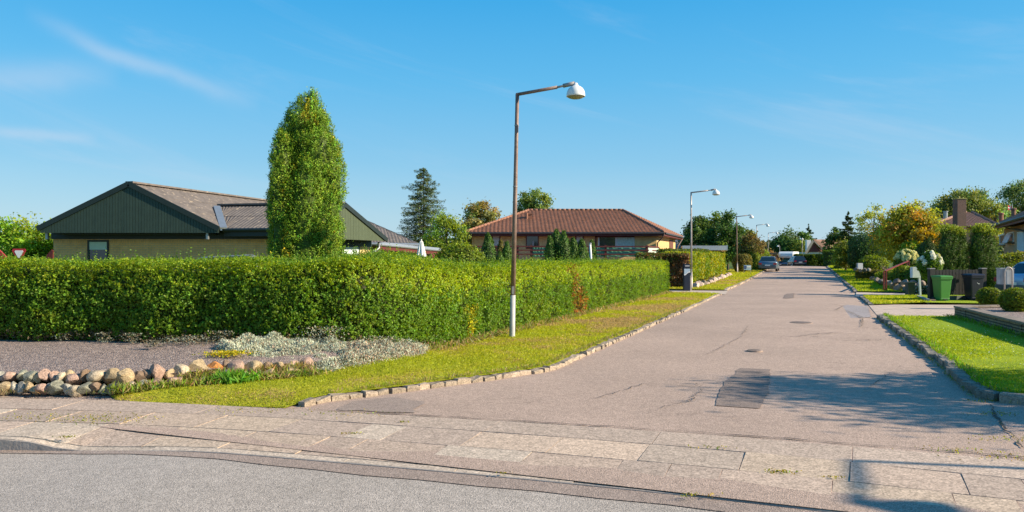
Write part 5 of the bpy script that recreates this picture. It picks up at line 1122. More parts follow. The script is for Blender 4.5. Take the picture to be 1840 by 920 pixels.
c0 = W(1453, 453, 138.5); m = MB(O7); m.frame(Vector((c0.x, 138.5, -.5)), (7, 0, 0), (0, 5, 0), (0, 0, 2.95)); m.build("wall", simple("cream_wall", (.62, .58, .50)), g)
m = MB(O7); c1 = W(1453, 433, 141); m.box((c1.x, 141.2, 2.2), (.75, .7, 4.9)); m.build("chimney", M_WH, g)
m = MB(O7); m.tube([gr2+Vector((0, -.2, -.1)), ee+Vector((0, -.2, -.1))], .12, 6); m.build("gutter", M_WH, g)
win(g, O7, (c0.x, 138.5), (c0.x+7, 138.5), W(1476, 459, 138.5), W(1481, 452.5, 138.5), M_WH, nrm=(0, -1, 0))
# dark carport behind the grey car
O8 = (43, 126, -.2); g = thing("open_carport", "dark open carport behind the parked grey car", "carport", O8); a = W(1373, 457, 124); b = W(1397, 457, 124)
m = MB(O8); m.frame(Vector((a.x, 124, a.z)), (b.x-a.x, 0, 0), (0, 5, 0), (0, 0, .3)); m.build("roof", simple("black_edge", (.03, .025, .02)), g)
m = MB(O8); m.frame(Vector((a.x, 128.8, -.4)), (b.x-a.x, 0, 0), (0, .2, 0), (0, 0, 2.3)); m.build("back_wall", M_DKW, g)
for x in (a.x, (a.x+b.x)/2, b.x-.12): m = MB(O8); m.frame((x, 124.1, -.4), (.12, 0, 0), (0, .12, 0), (0, 0, 2.3)); m.build("post", M_RED, g)
# roof left edge of picture
O9 = (-27, 42, 0); g = thing("far_left_house", "brown roof corner at the left frame edge behind the green tree", "house", O9); p = W(10, 421, 42); m = MB(O9)
m.prism([p+Vector((.3, 0, -.15)), p+Vector((.7, 0, -1.2)), p+Vector((-7, 0, -1.2)), p+Vector((-7, 3, .1)), p+Vector((-.2, 3, .1))], (0, .2, .1)); m.build("roof", simple("greybrown_roof", (.27, .2, .18)), g)
m = MB(O9); m.frame((p.x-6.5, 42.4, 0), (6.8, 0, 0), (0, 4, 0), (0, 0, p.z-1.2)); m.build("wall", M_BY, g)

# ---------------------------------------------------------------- brown brick house on the right
k3 = Vector((.483, 1, 0)).normalized(); E0 = W(1779, 407.5, 52); E1 = Vector((E0.x-k3.x*16.5, E0.y-k3.y*16.5, E0.z)); nn3 = Vector((-k3.y, k3.x, 0))
OA = (34, 46, 0); h3 = thing("brick_house", "brown brick house with red soffit and open top-hung windows at the frame edge", "house", OA)
up3 = Vector((k3.y, -k3.x, 0)); Rr0 = E0+up3*4.6+k3*(-3.7)+Vector((0, 0, 2.35)); Rr1 = E1+up3*4.6+Vector((0, 0, 2.35))
roof("roof", M_TB, h3, E1, E0, Rr0, Rr1, .30, .045, .36, .03, OA)
Ebk = E0+up3*9.2
roof("roof", M_TB, h3, E0, Ebk, Rr0, Rr0+Vector((.01, 0, 0)), .30, .045, .36, .03, OA)
m = MB(OA); m.prism([E0, E1, E1+up3*9, Ebk], (0, 0, -.03)); ob = m.build("soffit", M_RED, h3)
m = MB(OA); m.beam(E0+Vector((0, 0, -.12)), E1+Vector((0, 0, -.12)), .05, .2); m.build("fascia", M_RED, h3)
m = MB(OA); m.tube([E0+nn3*.09+Vector((0, 0, -.02)), E1+nn3*.09+Vector((0, 0, -.02))], .08, 8); m.build("gutter", MATS["black_gutter"], h3)
q0 = E0-nn3*.75-k3*.35; q1 = E1-nn3*.75; q0.z = q1.z = 0
m = MB(OA); m.prism([q0, q1, q1+up3*7.6, q0+up3*7.6], (0, 0, E0.z-.16)); m.build("wall", M_BB, h3)
def W3(x0, y0, x1, y1, fr, blind=0, bm_=None, pm=None):
    c0, c1 = onwall(x0, y1, q0, q1), onwall(x1, y0, q0, q1); return win(h3, OA, q0, q1, c0, c1, fr, blind, pm, nrm=nn3, blindmat=bm_, fw=.08)
W3(1797, 420, 1806, 440, M_WH); wo = W3(1811, 416, 1822, 436, M_WH); W3(1829, 411.5, 1860, 458, M_WH, 1.05, simple("white_curtain", (.62, .66, .72), .8))
for a, b, y in ((1796, 1806, 440.5), (1810, 1823, 436.5)):
    m = MB(OA); p, q = onwall(a, y, q0, q1), onwall(b, y, q0, q1); m.beam(p+nn3*.05, q+nn3*.05, .14, .08); m.build("sill", simple("dark_sill", (.06, .05, .05)), h3)
m = MB(OA); p, q = onwall(1812, 436, q0, q1), onwall(1821, 436, q0, q1); tp, tq = onwall(1812, 420, q0, q1), onwall(1821, 420, q0, q1)
m.prism([p+nn3*.32, q+nn3*.32, tq+nn3*.07, tp+nn3*.07], nn3*.04); m.build("open_sash", simple("sash_glass", (.5, .55, .6), .2), wo)
m = MB(OA); p = onwall(1823, 402, q0, q1); m.tube([E0.lerp(E1, .31)+nn3*.05+Vector((0, 0, -.1)), p+nn3*.2+Vector((0, 0, -.3)), onwall(1845, 416, q0, q1)+nn3*.08, onwall(1846, 470, q0, q1)+nn3*.08], .06, 8); m.build("downpipe", MATS["black_gutter"], h3, smooth=True)
for px, py, Y in ((1799, 388, 51.8), (1821, 380, 50)):
    m = MB(OA); p = W(px, py, Y); m.lathe([(.13, -.45), (.13, .1), (.17, .1), (.17, .2), (.1, .22)], p, 10); m.build("roof_vent", M_TR, h3)
# house with the chimney
OB = (39, 68, 0); h4 = thing("chimney_house", "house with brown tiled hip roof and tall brick chimney behind the paired thujas", "house", OB)
ap = W(1735, 382, 70); e0 = W(1668, 408, 64); e1 = W(1800, 412, 64); e1.z = e0.z; eb0 = e0+Vector((.5, 8, 0)); eb1 = e1+Vector((.5, 8, 0)); ap2 = ap+Vector((.6, .01, 0))
for q in ((e0, e1, ap2, ap), (eb0, e0, ap, ap2), (e1, eb1, ap2, ap), (eb1, eb0, ap, ap2)): roof("roof", M_TB, h4, *q, .30, .05, .36, .03, OB)
m = MB(OB)
for a, b in ((ap, e0), (ap2, e1)): m.tube([a+Vector((0, 0, .05)), b+Vector((0, 0, .05))], .13, 7)
m.build("ridge_tiles", M_TB, h4)
m = MB(OB); m.prism([Vector((p.x, p.y, 0)) for p in (e0+Vector((.6, .6, 0)), e1+Vector((-.6, .6, 0)), eb1+Vector((-.6, -.6, 0)), eb0+Vector((.6, -.6, 0)))], (0, 0, e0.z-.15)); m.build("wall", M_BB, h4)
m = MB(OB); p = W(1724, 358, 62.5); m.box((p.x, p.y, p.z/2), (.70, .70, p.z)); ch = m.build("chimney", brick("chimney_brick", (.17, .085, .06), (.13, .065, .05), (.17, .12, .1), .24, .075), h4)
m = MB(OB); m.box((p.x, p.y, p.z+.03), (.76, .76, .07)); m.lathe([(.1, 0), (.1, .15), (.02, .2)], (p.x-.05, p.y, p.z+.05), 8); m.build("chimney_cap", simple("mossy_cap", (.3, .27, .06)), ch)
m = MB(OB); p = W(1699, 381, 67); m.lathe([(.16, -1.2), (.16, .0), (.2, 0), (.2, .08)], p, 10); m.build("flue_pipe", M_ZN, h4)
# ================================================================== STREET FURNITURE
M_RUST = simple("rusty_pole", (.22, .145, .115), .55, .2, var=.3, scale=7, bump=.15, alt=(.34, .26, .22), altscale=3, altth=(.55, .7))
M_GALV = simple("galvanised", (.38, .34, .32), .5, .5, var=.2, scale=6); M_PALE = simple("pale_paint", (.46, .45, .43), .6, var=.15, scale=6, alt=(.16, .09, .07), altscale=5, altth=(.62, .7))
M_LAMP = simple("white_shade", (.74, .75, .73), .35, var=.05)
M_LENS = simple("opal_lens", (.28, .27, .15), .3, var=.1)
def street_lamp(label, loc, pole, Hh=5.0, ang=-.3617, lean=.0, low=True, arm_len=1.12):
    t = thing("street_lamp", label, "street lamp", loc, "street lamps along the left verge"); d = Vector((math.cos(ang), math.sin(ang), 0))
    tp = Vector((lean, 0, Hh)); L_ = lambda z: Vector((lean*z/Hh, 0, z))
    m = MB(); m.tube([L_(.9), L_(Hh*.55), L_(Hh*.8), tp], [.050, .044, .040, .038], 14); m.build("pole", pole, t, smooth=True)
    m = MB(); m.tube([L_(-.2), L_(.02), L_(.9)], [.062, .060, .052], 14); m.build("pole_foot", M_PALE if low else M_GALV, t, smooth=True)
    m = MB(); z = Hh*.62; m.tube([L_(z), L_(z+.02)], .05, 14); m.tube([L_(Hh-.66), L_(Hh-.64)], .047, 14); m.box((L_(.95).x, -.052, 1.0), (.05, .012, .16)); m.build("pole_band", M_GALV, t)
    e = tp+d*arm_len+Vector((0, 0, .10)); m = MB(); m.tube([tp-d*.02+Vector((0, 0, -.015)), tp+d*(arm_len*.76)+Vector((0, 0, .07))], .034, 10); m.build("arm", pole, t, smooth=True)
    m = MB(); m.tube([tp+d*(arm_len*.74)+Vector((0, 0, .068)), e-d*.1+Vector((0, 0, -.008))], .022, 8); m.tube([e-d*.14+Vector((0, 0, -.012)), e+d*.09+Vector((0, 0, .02))], .042, 10); m.tube([e+d*.07+Vector((0, 0, .03)), e+d*.12+Vector((0, 0, -.05))], .04, 10); m.build("arm_socket", M_GALV, t, smooth=True)
    c = e+d*.12+Vector((0, 0, -.045)); prof = []
    for k in range(11):
        a = k/10*PI/2; prof.append((max(.001, .185*math.sin(a)**.9), .19*math.cos(a)-.17))
    prof = [(.001, .075), (.03, .07), (.05, .03), (.075, .0)]+[p for p in prof if p[0] > .085]+[(.188, -.20), (.180, -.205), (.172, -.16)]
    m = MB(); m.lathe(prof, c, 24); m.build("lamp_shade", M_LAMP, t, smooth=True, recalc=True)
    m = MB(); m.lathe([(.165, -.19), (.15, -.222), (.10, -.24), (.001, -.247)], c, 20); m.build("lens", M_LENS, t, smooth=True)
    return t
street_lamp("nearest street lamp, rusty brown pole with pale foot, before the long hedge", Vector((0, 15.95, .05)), M_RUST, 5.02, lean=.11)
street_lamp("second street lamp standing beside the dark letter bin at the drive", G(1242.5, 39.8, .02), M_GALV, 4.98, lean=-.02, low=False)
street_lamp("third street lamp by the far end of the yellow green hedge", G(1325, 68, .0), M_RUST, 5.0, lean=-.07, low=False)
street_lamp("fourth street lamp behind the blue sign near the parked grey car", G(1361, 91, .0), M_GALV, 5.0, lean=-.1, low=False)
street_lamp("fifth street lamp showing between the grey car and the dark tree", G(1380.5, 116.5, .1), M_GALV, 5.1, low=False)
street_lamp("sixth, pale lamp rising left of the camper van", G(1401, 150, 0), M_PALE, 4.1, ang=2.9, low=False, arm_len=.25)
street_lamp("farthest lamp head before the dark tree behind the camper van", G(1441.5, 132, 0), M_GALV, 5.1, ang=1.2, low=False, arm_len=.3)
street_lamp("lamp on the near corner whose shadow falls on the pavement", Vector((12.5, 4.7, 0)), M_GALV, 5.0, ang=-1.75, low=False)

# concrete cabinet post at the second lamp foot
t = thing("concrete_stub", "pale concrete stub post at the foot of the second lamp", "post", G(1239, 38.9, .0)); m = MB(); m.box((-.05, 0, .35), (.28, .22, .75)); m.build("post_body", simple("pale_concrete", (.46, .40, .34), .8, var=.15), t, bevel=.02); m = MB(); m.box((-.05, 0, .74), (.3, .24, .04)); m.build("post_cap", MATS["pale_concrete"], t)
# dark letter bin
b = G(1233.5, 38.6, 0); t = thing("letter_bin", "tall dark blue letter bin with white wave emblem beside the brown hedge", "letter bin", b)
M_NAVY = simple("navy_plastic", (.012, .018, .035), .4, var=.1); m = MB(); m.prism([(-.15, -.18, 0), (.15, -.18, 0), (.14, -.18, 1.36), (-.16, -.18, 1.36)], (0, .34, 0)); m.build("body", M_NAVY, t, bevel=.012)
m = MB(); m.box((0, -.186, 1.26), (.22, .012, .05)); m.build("slot", simple("slot_grey", (.45, .45, .45)), t)
m = MB(); m.prism([(-.15, -.186, .82), (-.08, -.186, .84), (0, -.186, .92), (.08, -.186, .97), (.14, -.186, .96), (.14, -.186, 1.12), (-.155, -.186, 1.12)], (0, -.006, 0)); m.build("emblem", simple("emblem_blue", (.42, .52, .60), .5), t)
m = MB(); m.prism([(-.155, -.193, .79), (-.08, -.193, .81), (0, -.193, .89), (.08, -.193, .94), (.14, -.193, .93), (.14, -.193, .98), (.08, -.193, .99), (0, -.193, .94), (-.08, -.193, .86), (-.155, -.193, .84)], (0, -.005, 0)); m.build("white_wave", M_WH, t)
# blue sign on verge
b = G(1343, 66, .05); t = thing("verge_sign", "low blue and white sign board standing on the far left verge", "sign", b)
m = MB(); m.box((0, 0, .55), (.62, .03, .4)); bd = m.build("board", simple("sign_blue", (.30, .45, .58), .5, var=.05), t); m = MB(); m.box((-.19, -.022, .57), (.2, .012, .28)); m.build("emblem", simple("deep_blue", (.03, .06, .2), .5), bd); m = MB(); m.box((.12, -.022, .62), (.3, .012, .07)); m.box((.12, -.022, .52), (.3, .012, .03)); m.build("lettering", M_WH, bd)
for x in (-.28, .28): m = MB(); m.tube([(x, .03, -.1), (x, .03, .76)], .015, 6); m.build("leg", M_ZN, t)
# yield sign at the left
p = W(34.5, 458, 20); t = thing("yield_sign", "white and red triangular yield sign above the hedge at the left", "road sign", (p.x, p.y, 0))
def tri(r, y, z, th):
    m = MB(); pts = []
    for k in range(3):
        a = -PI/2+k*2*PI/3
        for da in (-.16, 0, .16): rr = r*(1 if da == 0 else .985)*.96 if da == 0 else r*.955; pts.append((rr*math.cos(a+da), y, z+rr*math.sin(a+da)))
    m.prism(pts, (0, th, 0)); return m
tri(.20, -.012, p.z+.04, .012).build("sign_face", simple("signal_red", (.45, .02, .03), .4), t); tri(.125, -.016, p.z+.04, .004).build("white_field", M_WH, t); m = MB(); m.tube([(0, .03, -.1), (0, .03, p.z+.1)], .03, 8); m.build("pole", M_ZN, t)
# red sloping rails by the left house
t = thing("red_stair_rail", "dark red stair rail against the corner of the gabled house", "handrail", (-19.4, 31, 0)); m = MB((-19.4, 31, 0)); a, b = W(82, 465, 31), W(95, 450, 31); m.beam(a, b, .06, .1); m.build("handrail", M_RED, t)
for k in range(3): m = MB((-19.4, 31, 0)); q = a.lerp(b, .35+.3*k); m.box((q.x, q.y, q.z/2), (.07, .07, q.z)); m.build("baluster", M_RED, t)
t = thing("red_stair_rail", "bright red sloping rail at the left frame edge", "handrail", (-16, 24, 0)); m = MB((-16, 24, 0)); a, b = W(-4, 450, 24), W(16, 470, 24); m.beam(a, b, .06, .11); m.beam(a+Vector((0, .1, -.14)), b+Vector((0, .1, -.14)), .04, .06); m.build("handrail", simple("bright_red_wood", (.32, .03, .025)), t)
for k in (0, 1): m = MB((-16, 24, 0)); q = a.lerp(b, .1+.8*k); m.box((q.x, q.y, q.z/2), (.08, .08, q.z)); m.build("post", M_RED, t)
# steel garden frame behind the hedge
O_ = (-8.5, 19, 0); t = thing("garden_swing", "curved grey steel top bar of a garden swing seat behind the hedge", "swing seat", O_); m = MB(O_)
m.tube([W(352, 468, 19), W(362, 463.5, 19), W(400, 461.3, 19), W(440, 459.2, 19), W(454, 459, 19), W(459, 461, 19), W(461, 468, 19), W(461, 590, 19)], .022, 8); m.tube([W(352, 468, 19), W(350, 590, 19)], .022, 8); m.build("frame", M_ZN, t, smooth=True)
m = MB(O_); 
for k in range(9): m.tube([W(444+k*1.8, 461, 18.95), W(440+k*2.2, 470, 18.8)], .006, 5)
m.tube([W(441, 468, 18.9), W(449, 464, 18.9), W(458, 468, 18.9)], .02, 6); m.build("seat_back", simple("white_wire", (.75, .72, .68)), t)
# closed parasol
p = W(757, 433, 27); t = thing("parasol", "folded white parasol standing behind the hedge", "parasol", (p.x, p.y, 0)); m = MB(); rings = []
for z, r in ((p.z-.9, .17), (p.z-.75, .16), (p.z-.45, .14), (p.z-.2, .085), (p.z-.04, .055), (p.z+.02, .01)):
    rings.append([Vector((r*(1+.22*math.sin(k*PI*8/12*1.0))*math.cos(k*PI/12), r*(1+.22*math.sin(k*PI*8/12))*math.sin(k*PI/12), z)) for k in range(24)])
m.loft(rings); m.build("canopy", simple("white_canvas", (.74, .72, .68), .85, var=.06), t, smooth=False)
m = MB(); m.tube([(0, 0, 0), (0, 0, p.z+.06)], .024, 8); m.build("pole", M_WH, t); m = MB(); m.lathe([(.3, 0), (.28, .06), (.05, .1)], (0, 0, .12), 16); m.build("base", M_ZN, t)
# white pole
t = thing("white_pole", "slim white pole leaning slightly in front of the thin conifer", "pole", G(1065.5, 36.5, 0)); m = MB(); q = W(1060.5, 439, 36.5); m.tube([(0, 0, 0), (q.x-t.location.x, 0, q.z)], .05, 10); m.build("shaft", M_WH, t, smooth=True); m = MB(); m.tube([(q.x-t.location.x, 0, q.z), (q.x-t.location.x, 0, q.z+.07)], .06, 10); m.build("cap", M_ZN, t)

# ---------------------------------------------------------------- right side
# retaining wall of thin stone courses
OW = (11, 18, 0); t = thing("retaining_wall", "low curved wall of thin brown stone courses round the raised gravel bed", "wall", OW)
M_LEDGE = brick("ledge_stone", (.34, .24, .155), (.24, .17, .11), (.07, .05, .035), .42, .065, .012)
wp = [(9.45, 12.4), (10.2, 15.3), (11.0, 18.0), (11.75, 20.4), (11.85, 20.85), (12.2, 21.0), (14.4, 21.5)]
m = MB(OW); cpb = MB(OW)
for i in range(len(wp)-1):
    a = Vector((*wp[i], 0)); b = Vector((*wp[i+1], 0)); d = (b-a).normalized(); n_ = Vector((d.y, -d.x, 0)); L0 = (b-a).length; k = max(1, int(L0/.5)); hh = .40
    for c in range(6):
        for j in range(k):
            p = a+d*(L0*j/k)-n_*random.uniform(-.012, .012); m.frame(p+Vector((0, 0, c*.062+.0)), d*(L0/k-.008), n_*.22, (0, 0, .056))
    for j in range(k):
        p = a+d*(L0*j/k)-n_*.035; cpb.frame(p+Vector((0, 0, .373+random.uniform(0, .006))), d*(L0/k-.01), n_*.3, (0, 0, .045))
m.build("courses", M_LEDGE, t); cpb.build("coping", simple("coping_stone", (.24, .19, .15), .85, var=.3, scale=6, bump=.4), t)
# fence and posts
OF_ = (16.8, 29.6, 0); t = thing("picket_fence", "short dark board fence between two thick posts behind the wheelie bins", "fence", OF_)
M_BLK = simple("tarred_wood", (.028, .024, .02), .7, var=.3, scale=6, bump=.2)
pa = G(1673, 29.4); pb = G(1766, 29.9)
for p in (pa, pb):
    m = MB(OF_); m.box((p.x, p.y, .62), (.19, .19, 1.28)); po = m.build("post", M_BLK, t, bevel=.01); m = MB(OF_); m.box((p.x, p.y, 1.275), (.21, .21, .035)); m.build("post_cap", M_GALV, po)
n = 15; d = (pb-pa).normalized()
for k in range(n):
    p = pa.lerp(pb, (k+.9)/(n+.8)); m = MB(OF_); m.box((p.x, p.y, .76), (.105, .03, .94+.02*math.sin(k*2))); m.build("picket", M_BLK, t)
m = MB(OF_); m.beam(pa+Vector((0, .04, 1.08)), pb+Vector((0, .04, 1.08)), .04, .09); m.beam(pa+Vector((0, .04, .45)), pb+Vector((0, .04, .45)), .04, .09); m.build("rail", M_BLK, t)
m = MB(OF_); m.beam(pa+Vector((.1, -.05, .14)), pb+Vector((-.1, -.05, .14)), .04, .2); m.build("base_board", simple("green_grey_board", (.09, .11, .09), .7, var=.3), t)
# concrete edging block by the post
t = thing("edging_block", "grey concrete edging with brick end at the left fence post", "edging", G(1655, 29.5)); m = MB(G(1655, 29.5)); m.beam(W(1650, 536, 31.5), W(1668, 543, 28.6), .12, .24); m.build("edging", simple("grey_block", (.33, .33, .31), .8, var=.2), t, bevel=.01); m = MB(G(1655, 29.5)); p = G(1669, 28.8, .07); m.box(p, (.42, .2, .16)); m.build("brick_end", simple("brown_block", (.16, .11, .08), .8), t, bevel=.008)

def wheelie(label, loc, colr, rz, tilt=0, sc=1.0, logo=False, lidc=None):
    t = thing("wheelie_bin", label, "wheelie bin", loc, "wheelie bins before the fence"); t.rotation_euler = (0, 0, rz); t.scale = (sc, sc, sc)
    mt = simple("bin_plastic_"+("green" if colr[1] > .1 else "black"), colr, .42, var=.08, scale=3); ml = simple("bin_lid_"+("green" if colr[1] > .1 else "black"), lidc or colr, .42, var=.08)
    m = MB()
    def ring(z, w, d0, d1, r=.035):
        pts = []
        for (x, y) in ((-w, -d0), (w, -d0), (w, d1), (-w, d1)):
            sx, sy = (1 if x > 0 else -1), (1 if y > 0 else -1); cx, cy = x-sx*r, y-sy*r
            a0 = {(-1, -1): PI, (1, -1): 1.5*PI, (1, 1): 0, (-1, 1): .5*PI}[(sx, sy)]
            for k in range(4): a = a0+k*PI/6; pts.append(Vector((cx+r*math.cos(a), cy+r*math.sin(a), z)))
        return pts
    m.loft([ring(.06, .175, .17, .20), ring(.16, .19, .19, .215), ring(.17, .185, .185, .21), ring(.86, .235, .25, .25), ring(.87, .25, .27, .26), ring(.93, .255, .275, .26)]); m.build("body", mt, t, smooth=False)
    m = MB(); m.loft([ring(.932, .262, .285, .27), ring(.965, .262, .285, .27), ring(1.0, .235, .24, .25), ring(1.01, .15, .15, .2)]); m.box((0, .30, .97), (.46, .06, .045)); lid = m.build("lid", ml, t)
    m = MB(); m.tube([(-.2, .33, .95), (.2, .33, .95)], .018, 8); m.build("handle", ml, t)
    for sx in (-1, 1):
        m = MB(); m.lathe([(.03, -.03), (.1, -.03), (.1, .03), (.03, .03)], (sx*.2, .2, .10), 16, axis=(1, 0, 0)); m.build("wheel", simple("rubber", (.02, .02, .02), .8), t)
    m = MB(); m.box((0, -.205, .115), (.17, .03, .035)); m.build("foot_grip", simple("dark_slot", (.015, .02, .015)), t)
    m = MB(); m.box((0, -.272, .885), (.48, .02, .02)); m.build("rim", ml, t)
    if logo:
        m = MB(); M_ = lambda x, z: Vector((x, -.238-.0+(.62-z)*-.0, z)); y0 = -.232
        for a, b in (((-.10, .725), (.02, .74)), ((.02, .74), (.12, .73)), ((-.01, .69), (.02, .655)), ((.02, .655), (.07, .655)), ((-.02, .71), (-.01, .69))): m.beam((a[0], y0, a[1]), (b[0], y0, b[1]), .012, .014, up=(0, 1, 0)) if False else m.frame(Vector((a[0], y0-.004, a[1]-.006)), Vector((b[0]-a[0]+.004, 0, b[1]-a[1])), (0, .02, 0), (0, 0, .016))
        m.build("emblem", M_WH, t)
    return t
wheelie("green wheelie bin leaning by the left fence post", G(1692.5, 29.0, .02), (.055, .22, .035), .10, sc=1.0)
wheelie("black wheelie bin with a small white emblem by the right fence post", G(1749, 29.2, .02), (.010, .013, .03), .05, sc=1.06, logo=True)
# letter boxes
def hoopbox(label, loc, w=.44, h=.50, z0=.42, hoop=True, colr=(.34, .36, .38)):
    t = thing("letter_box", label, "letter box", loc); mt = simple("box_grey", colr, .5, .2, var=.15, scale=4)
    m = MB(); m.frame((-w/2, .05, z0), (w, 0, 0), (0, .22, 0), (0, 0, h)); m.build("box", mt, t, bevel=.012)
    pts = [(-w*.28, 0, -.1), (-w*.28, 0, z0+h*.7)]+[(-w*.28*math.cos(a), 0, z0+h*.85+w*.28*math.sin(a)) for a in np.linspace(0, PI, 9)]+[(w*.28, 0, z0+h*.7), (w*.28, 0, -.1)]
    m = MB(); m.tube(pts, .022, 8); m.build("hoop_stand", M_GALV, t, smooth=True); m = MB(); m.frame((-w/2-.01, .04, z0+h), (w+.02, 0, 0), (0, .25, 0), (0, 0, .025)); m.build("lid", mt, t)
    return t
hoopbox("grey letter box on a steel hoop stand behind the round box shrubs", Vector(((1812-920)/F*25, 25, .12)), z0=.72)
t = thing("letter_box", "white letter box on an offset white post above the rockery", "letter box", G(1652, 33.2)); m = MB(); m.box((-.17, 0, 1.05), (.36, .2, .46)); m.build("box", simple("white_metal_box", (.60, .66, .70), .5), t, bevel=.012); m = MB(); m.beam((.05, .02, 0), (-.02, .02, 1.32), .09, .07); m.build("post", MATS["white_metal_box"], t)
t = thing("letter_box", "small white letter box in front of the domed topiary", "letter box", G(1545, 53)); m = MB(); m.box((0, 0, 1.02), (.34, .2, .42)); m.build("box", M_WH, t, bevel=.01)
for x in (-.19, .19): m = MB(); m.box((x, .05, .6), (.05, .06, 1.25)); m.build("post", simple("grey_post", (.2, .2, .2)), t)
# green utility cabinet
t = thing("utility_cabinet", "small dark green utility cabinet at the garden path", "cabinet", G(1635, 33.4, .03)); m = MB(); m.box((0, 0, .28), (.3, .28, .6)); m.build("body", simple("cabinet_green", (.03, .05, .03), .6, var=.2), t, bevel=.01); m = MB(); m.box((0, 0, .6), (.33, .31, .035)); m.build("lid", simple("cabinet_lid", (.2, .2, .17)), t, bevel=.006)
# red hand rail
OR = tuple(G(1592, 37)); t = thing("red_handrail", "red painted sloping wooden handrail rising over the rockery", "handrail", OR)
a = W(1590, 487, 37); b = W(1632, 469, 42); m = MB(OR); m.beam(a, b, .08, .05); m.build("handrail", simple("red_rail", (.17, .022, .016), .5), t)
for q, z1 in ((a, .1), (b+(b-a).normalized()*-.1, .8)):
    for dx in (-.05, .06): m = MB(OR); m.box((q.x+dx, q.y, (q.z+z1)/2), (.05, .09, q.z-z1)); m.build("post", MATS["red_rail"], t)
# flag over the roof
p = W(1813, 372, 60); t = thing("flag", "red and white cross flag above the brick house roof", "flag", (p.x, p.y, 0)); m = MB(); m.tube([(.25, 0, 0), (.25, 0, p.z+.2)], .025, 6); m.build("flagpole", M_WH, t)
m = MB(); 
k = 10; cl = lambda x: .05*math.sin(x*9)
def cloth(x0, x1, z0, z1, name, mat, y=0):
    m = MB(); m.loft([[Vector((x0+(x1-x0)*i/k, cl(x0+(x1-x0)*i/k)+y, z0-.25*(x0+(x1-x0)*i/k-.25))), Vector((x0+(x1-x0)*i/k, cl(x0+(x1-x0)*i/k)+y, z1-.25*(x0+(x1-x0)*i/k-.25)))] for i in range(k+1)], caps=False, closed=False); m.build(name, mat, t)
MFR = simple("flag_red", (.5, .02, .03), .8)
cloth(-.1, .25, p.z-.3, p.z+.05, "flag_cloth", MFR); cloth(-.1, .25, p.z-.16, p.z-.09, "flag_cross", M_WH, -.01); cloth(.08, .15, p.z-.3, p.z+.05, "flag_cross", M_WH, -.012)
# drain grates
def grate(label, px, py, w, d, zz=.045):
    x, y = gp(px, py); t = thing("drain_grate", label, "drain cover", (x, y, zz)); m = MB(); m.lathe([(w/2, -.02), (w/2, .006), (w/2-.03, .008)], (0, 0, 0), 20); m.build("frame_ring", simple("cast_iron", (.33, .245, .195), .8, .0, var=.3), t)
    m = MB()
    for k in range(-4, 5): h = math.sqrt(max(0, (w/2-.03)**2-(k*w/10)**2)); m.box((k*w/10, 0, .006), (w/22, 2*h, .014))
    m.build("bars", MATS["cast_iron"], t)
grate("rusty round drain cover in the middle of the side road", 1440, 583, .55, .5, .05); grate("small round valve cover beside the dark road patch", 1356, 633, .28, .3, .035)

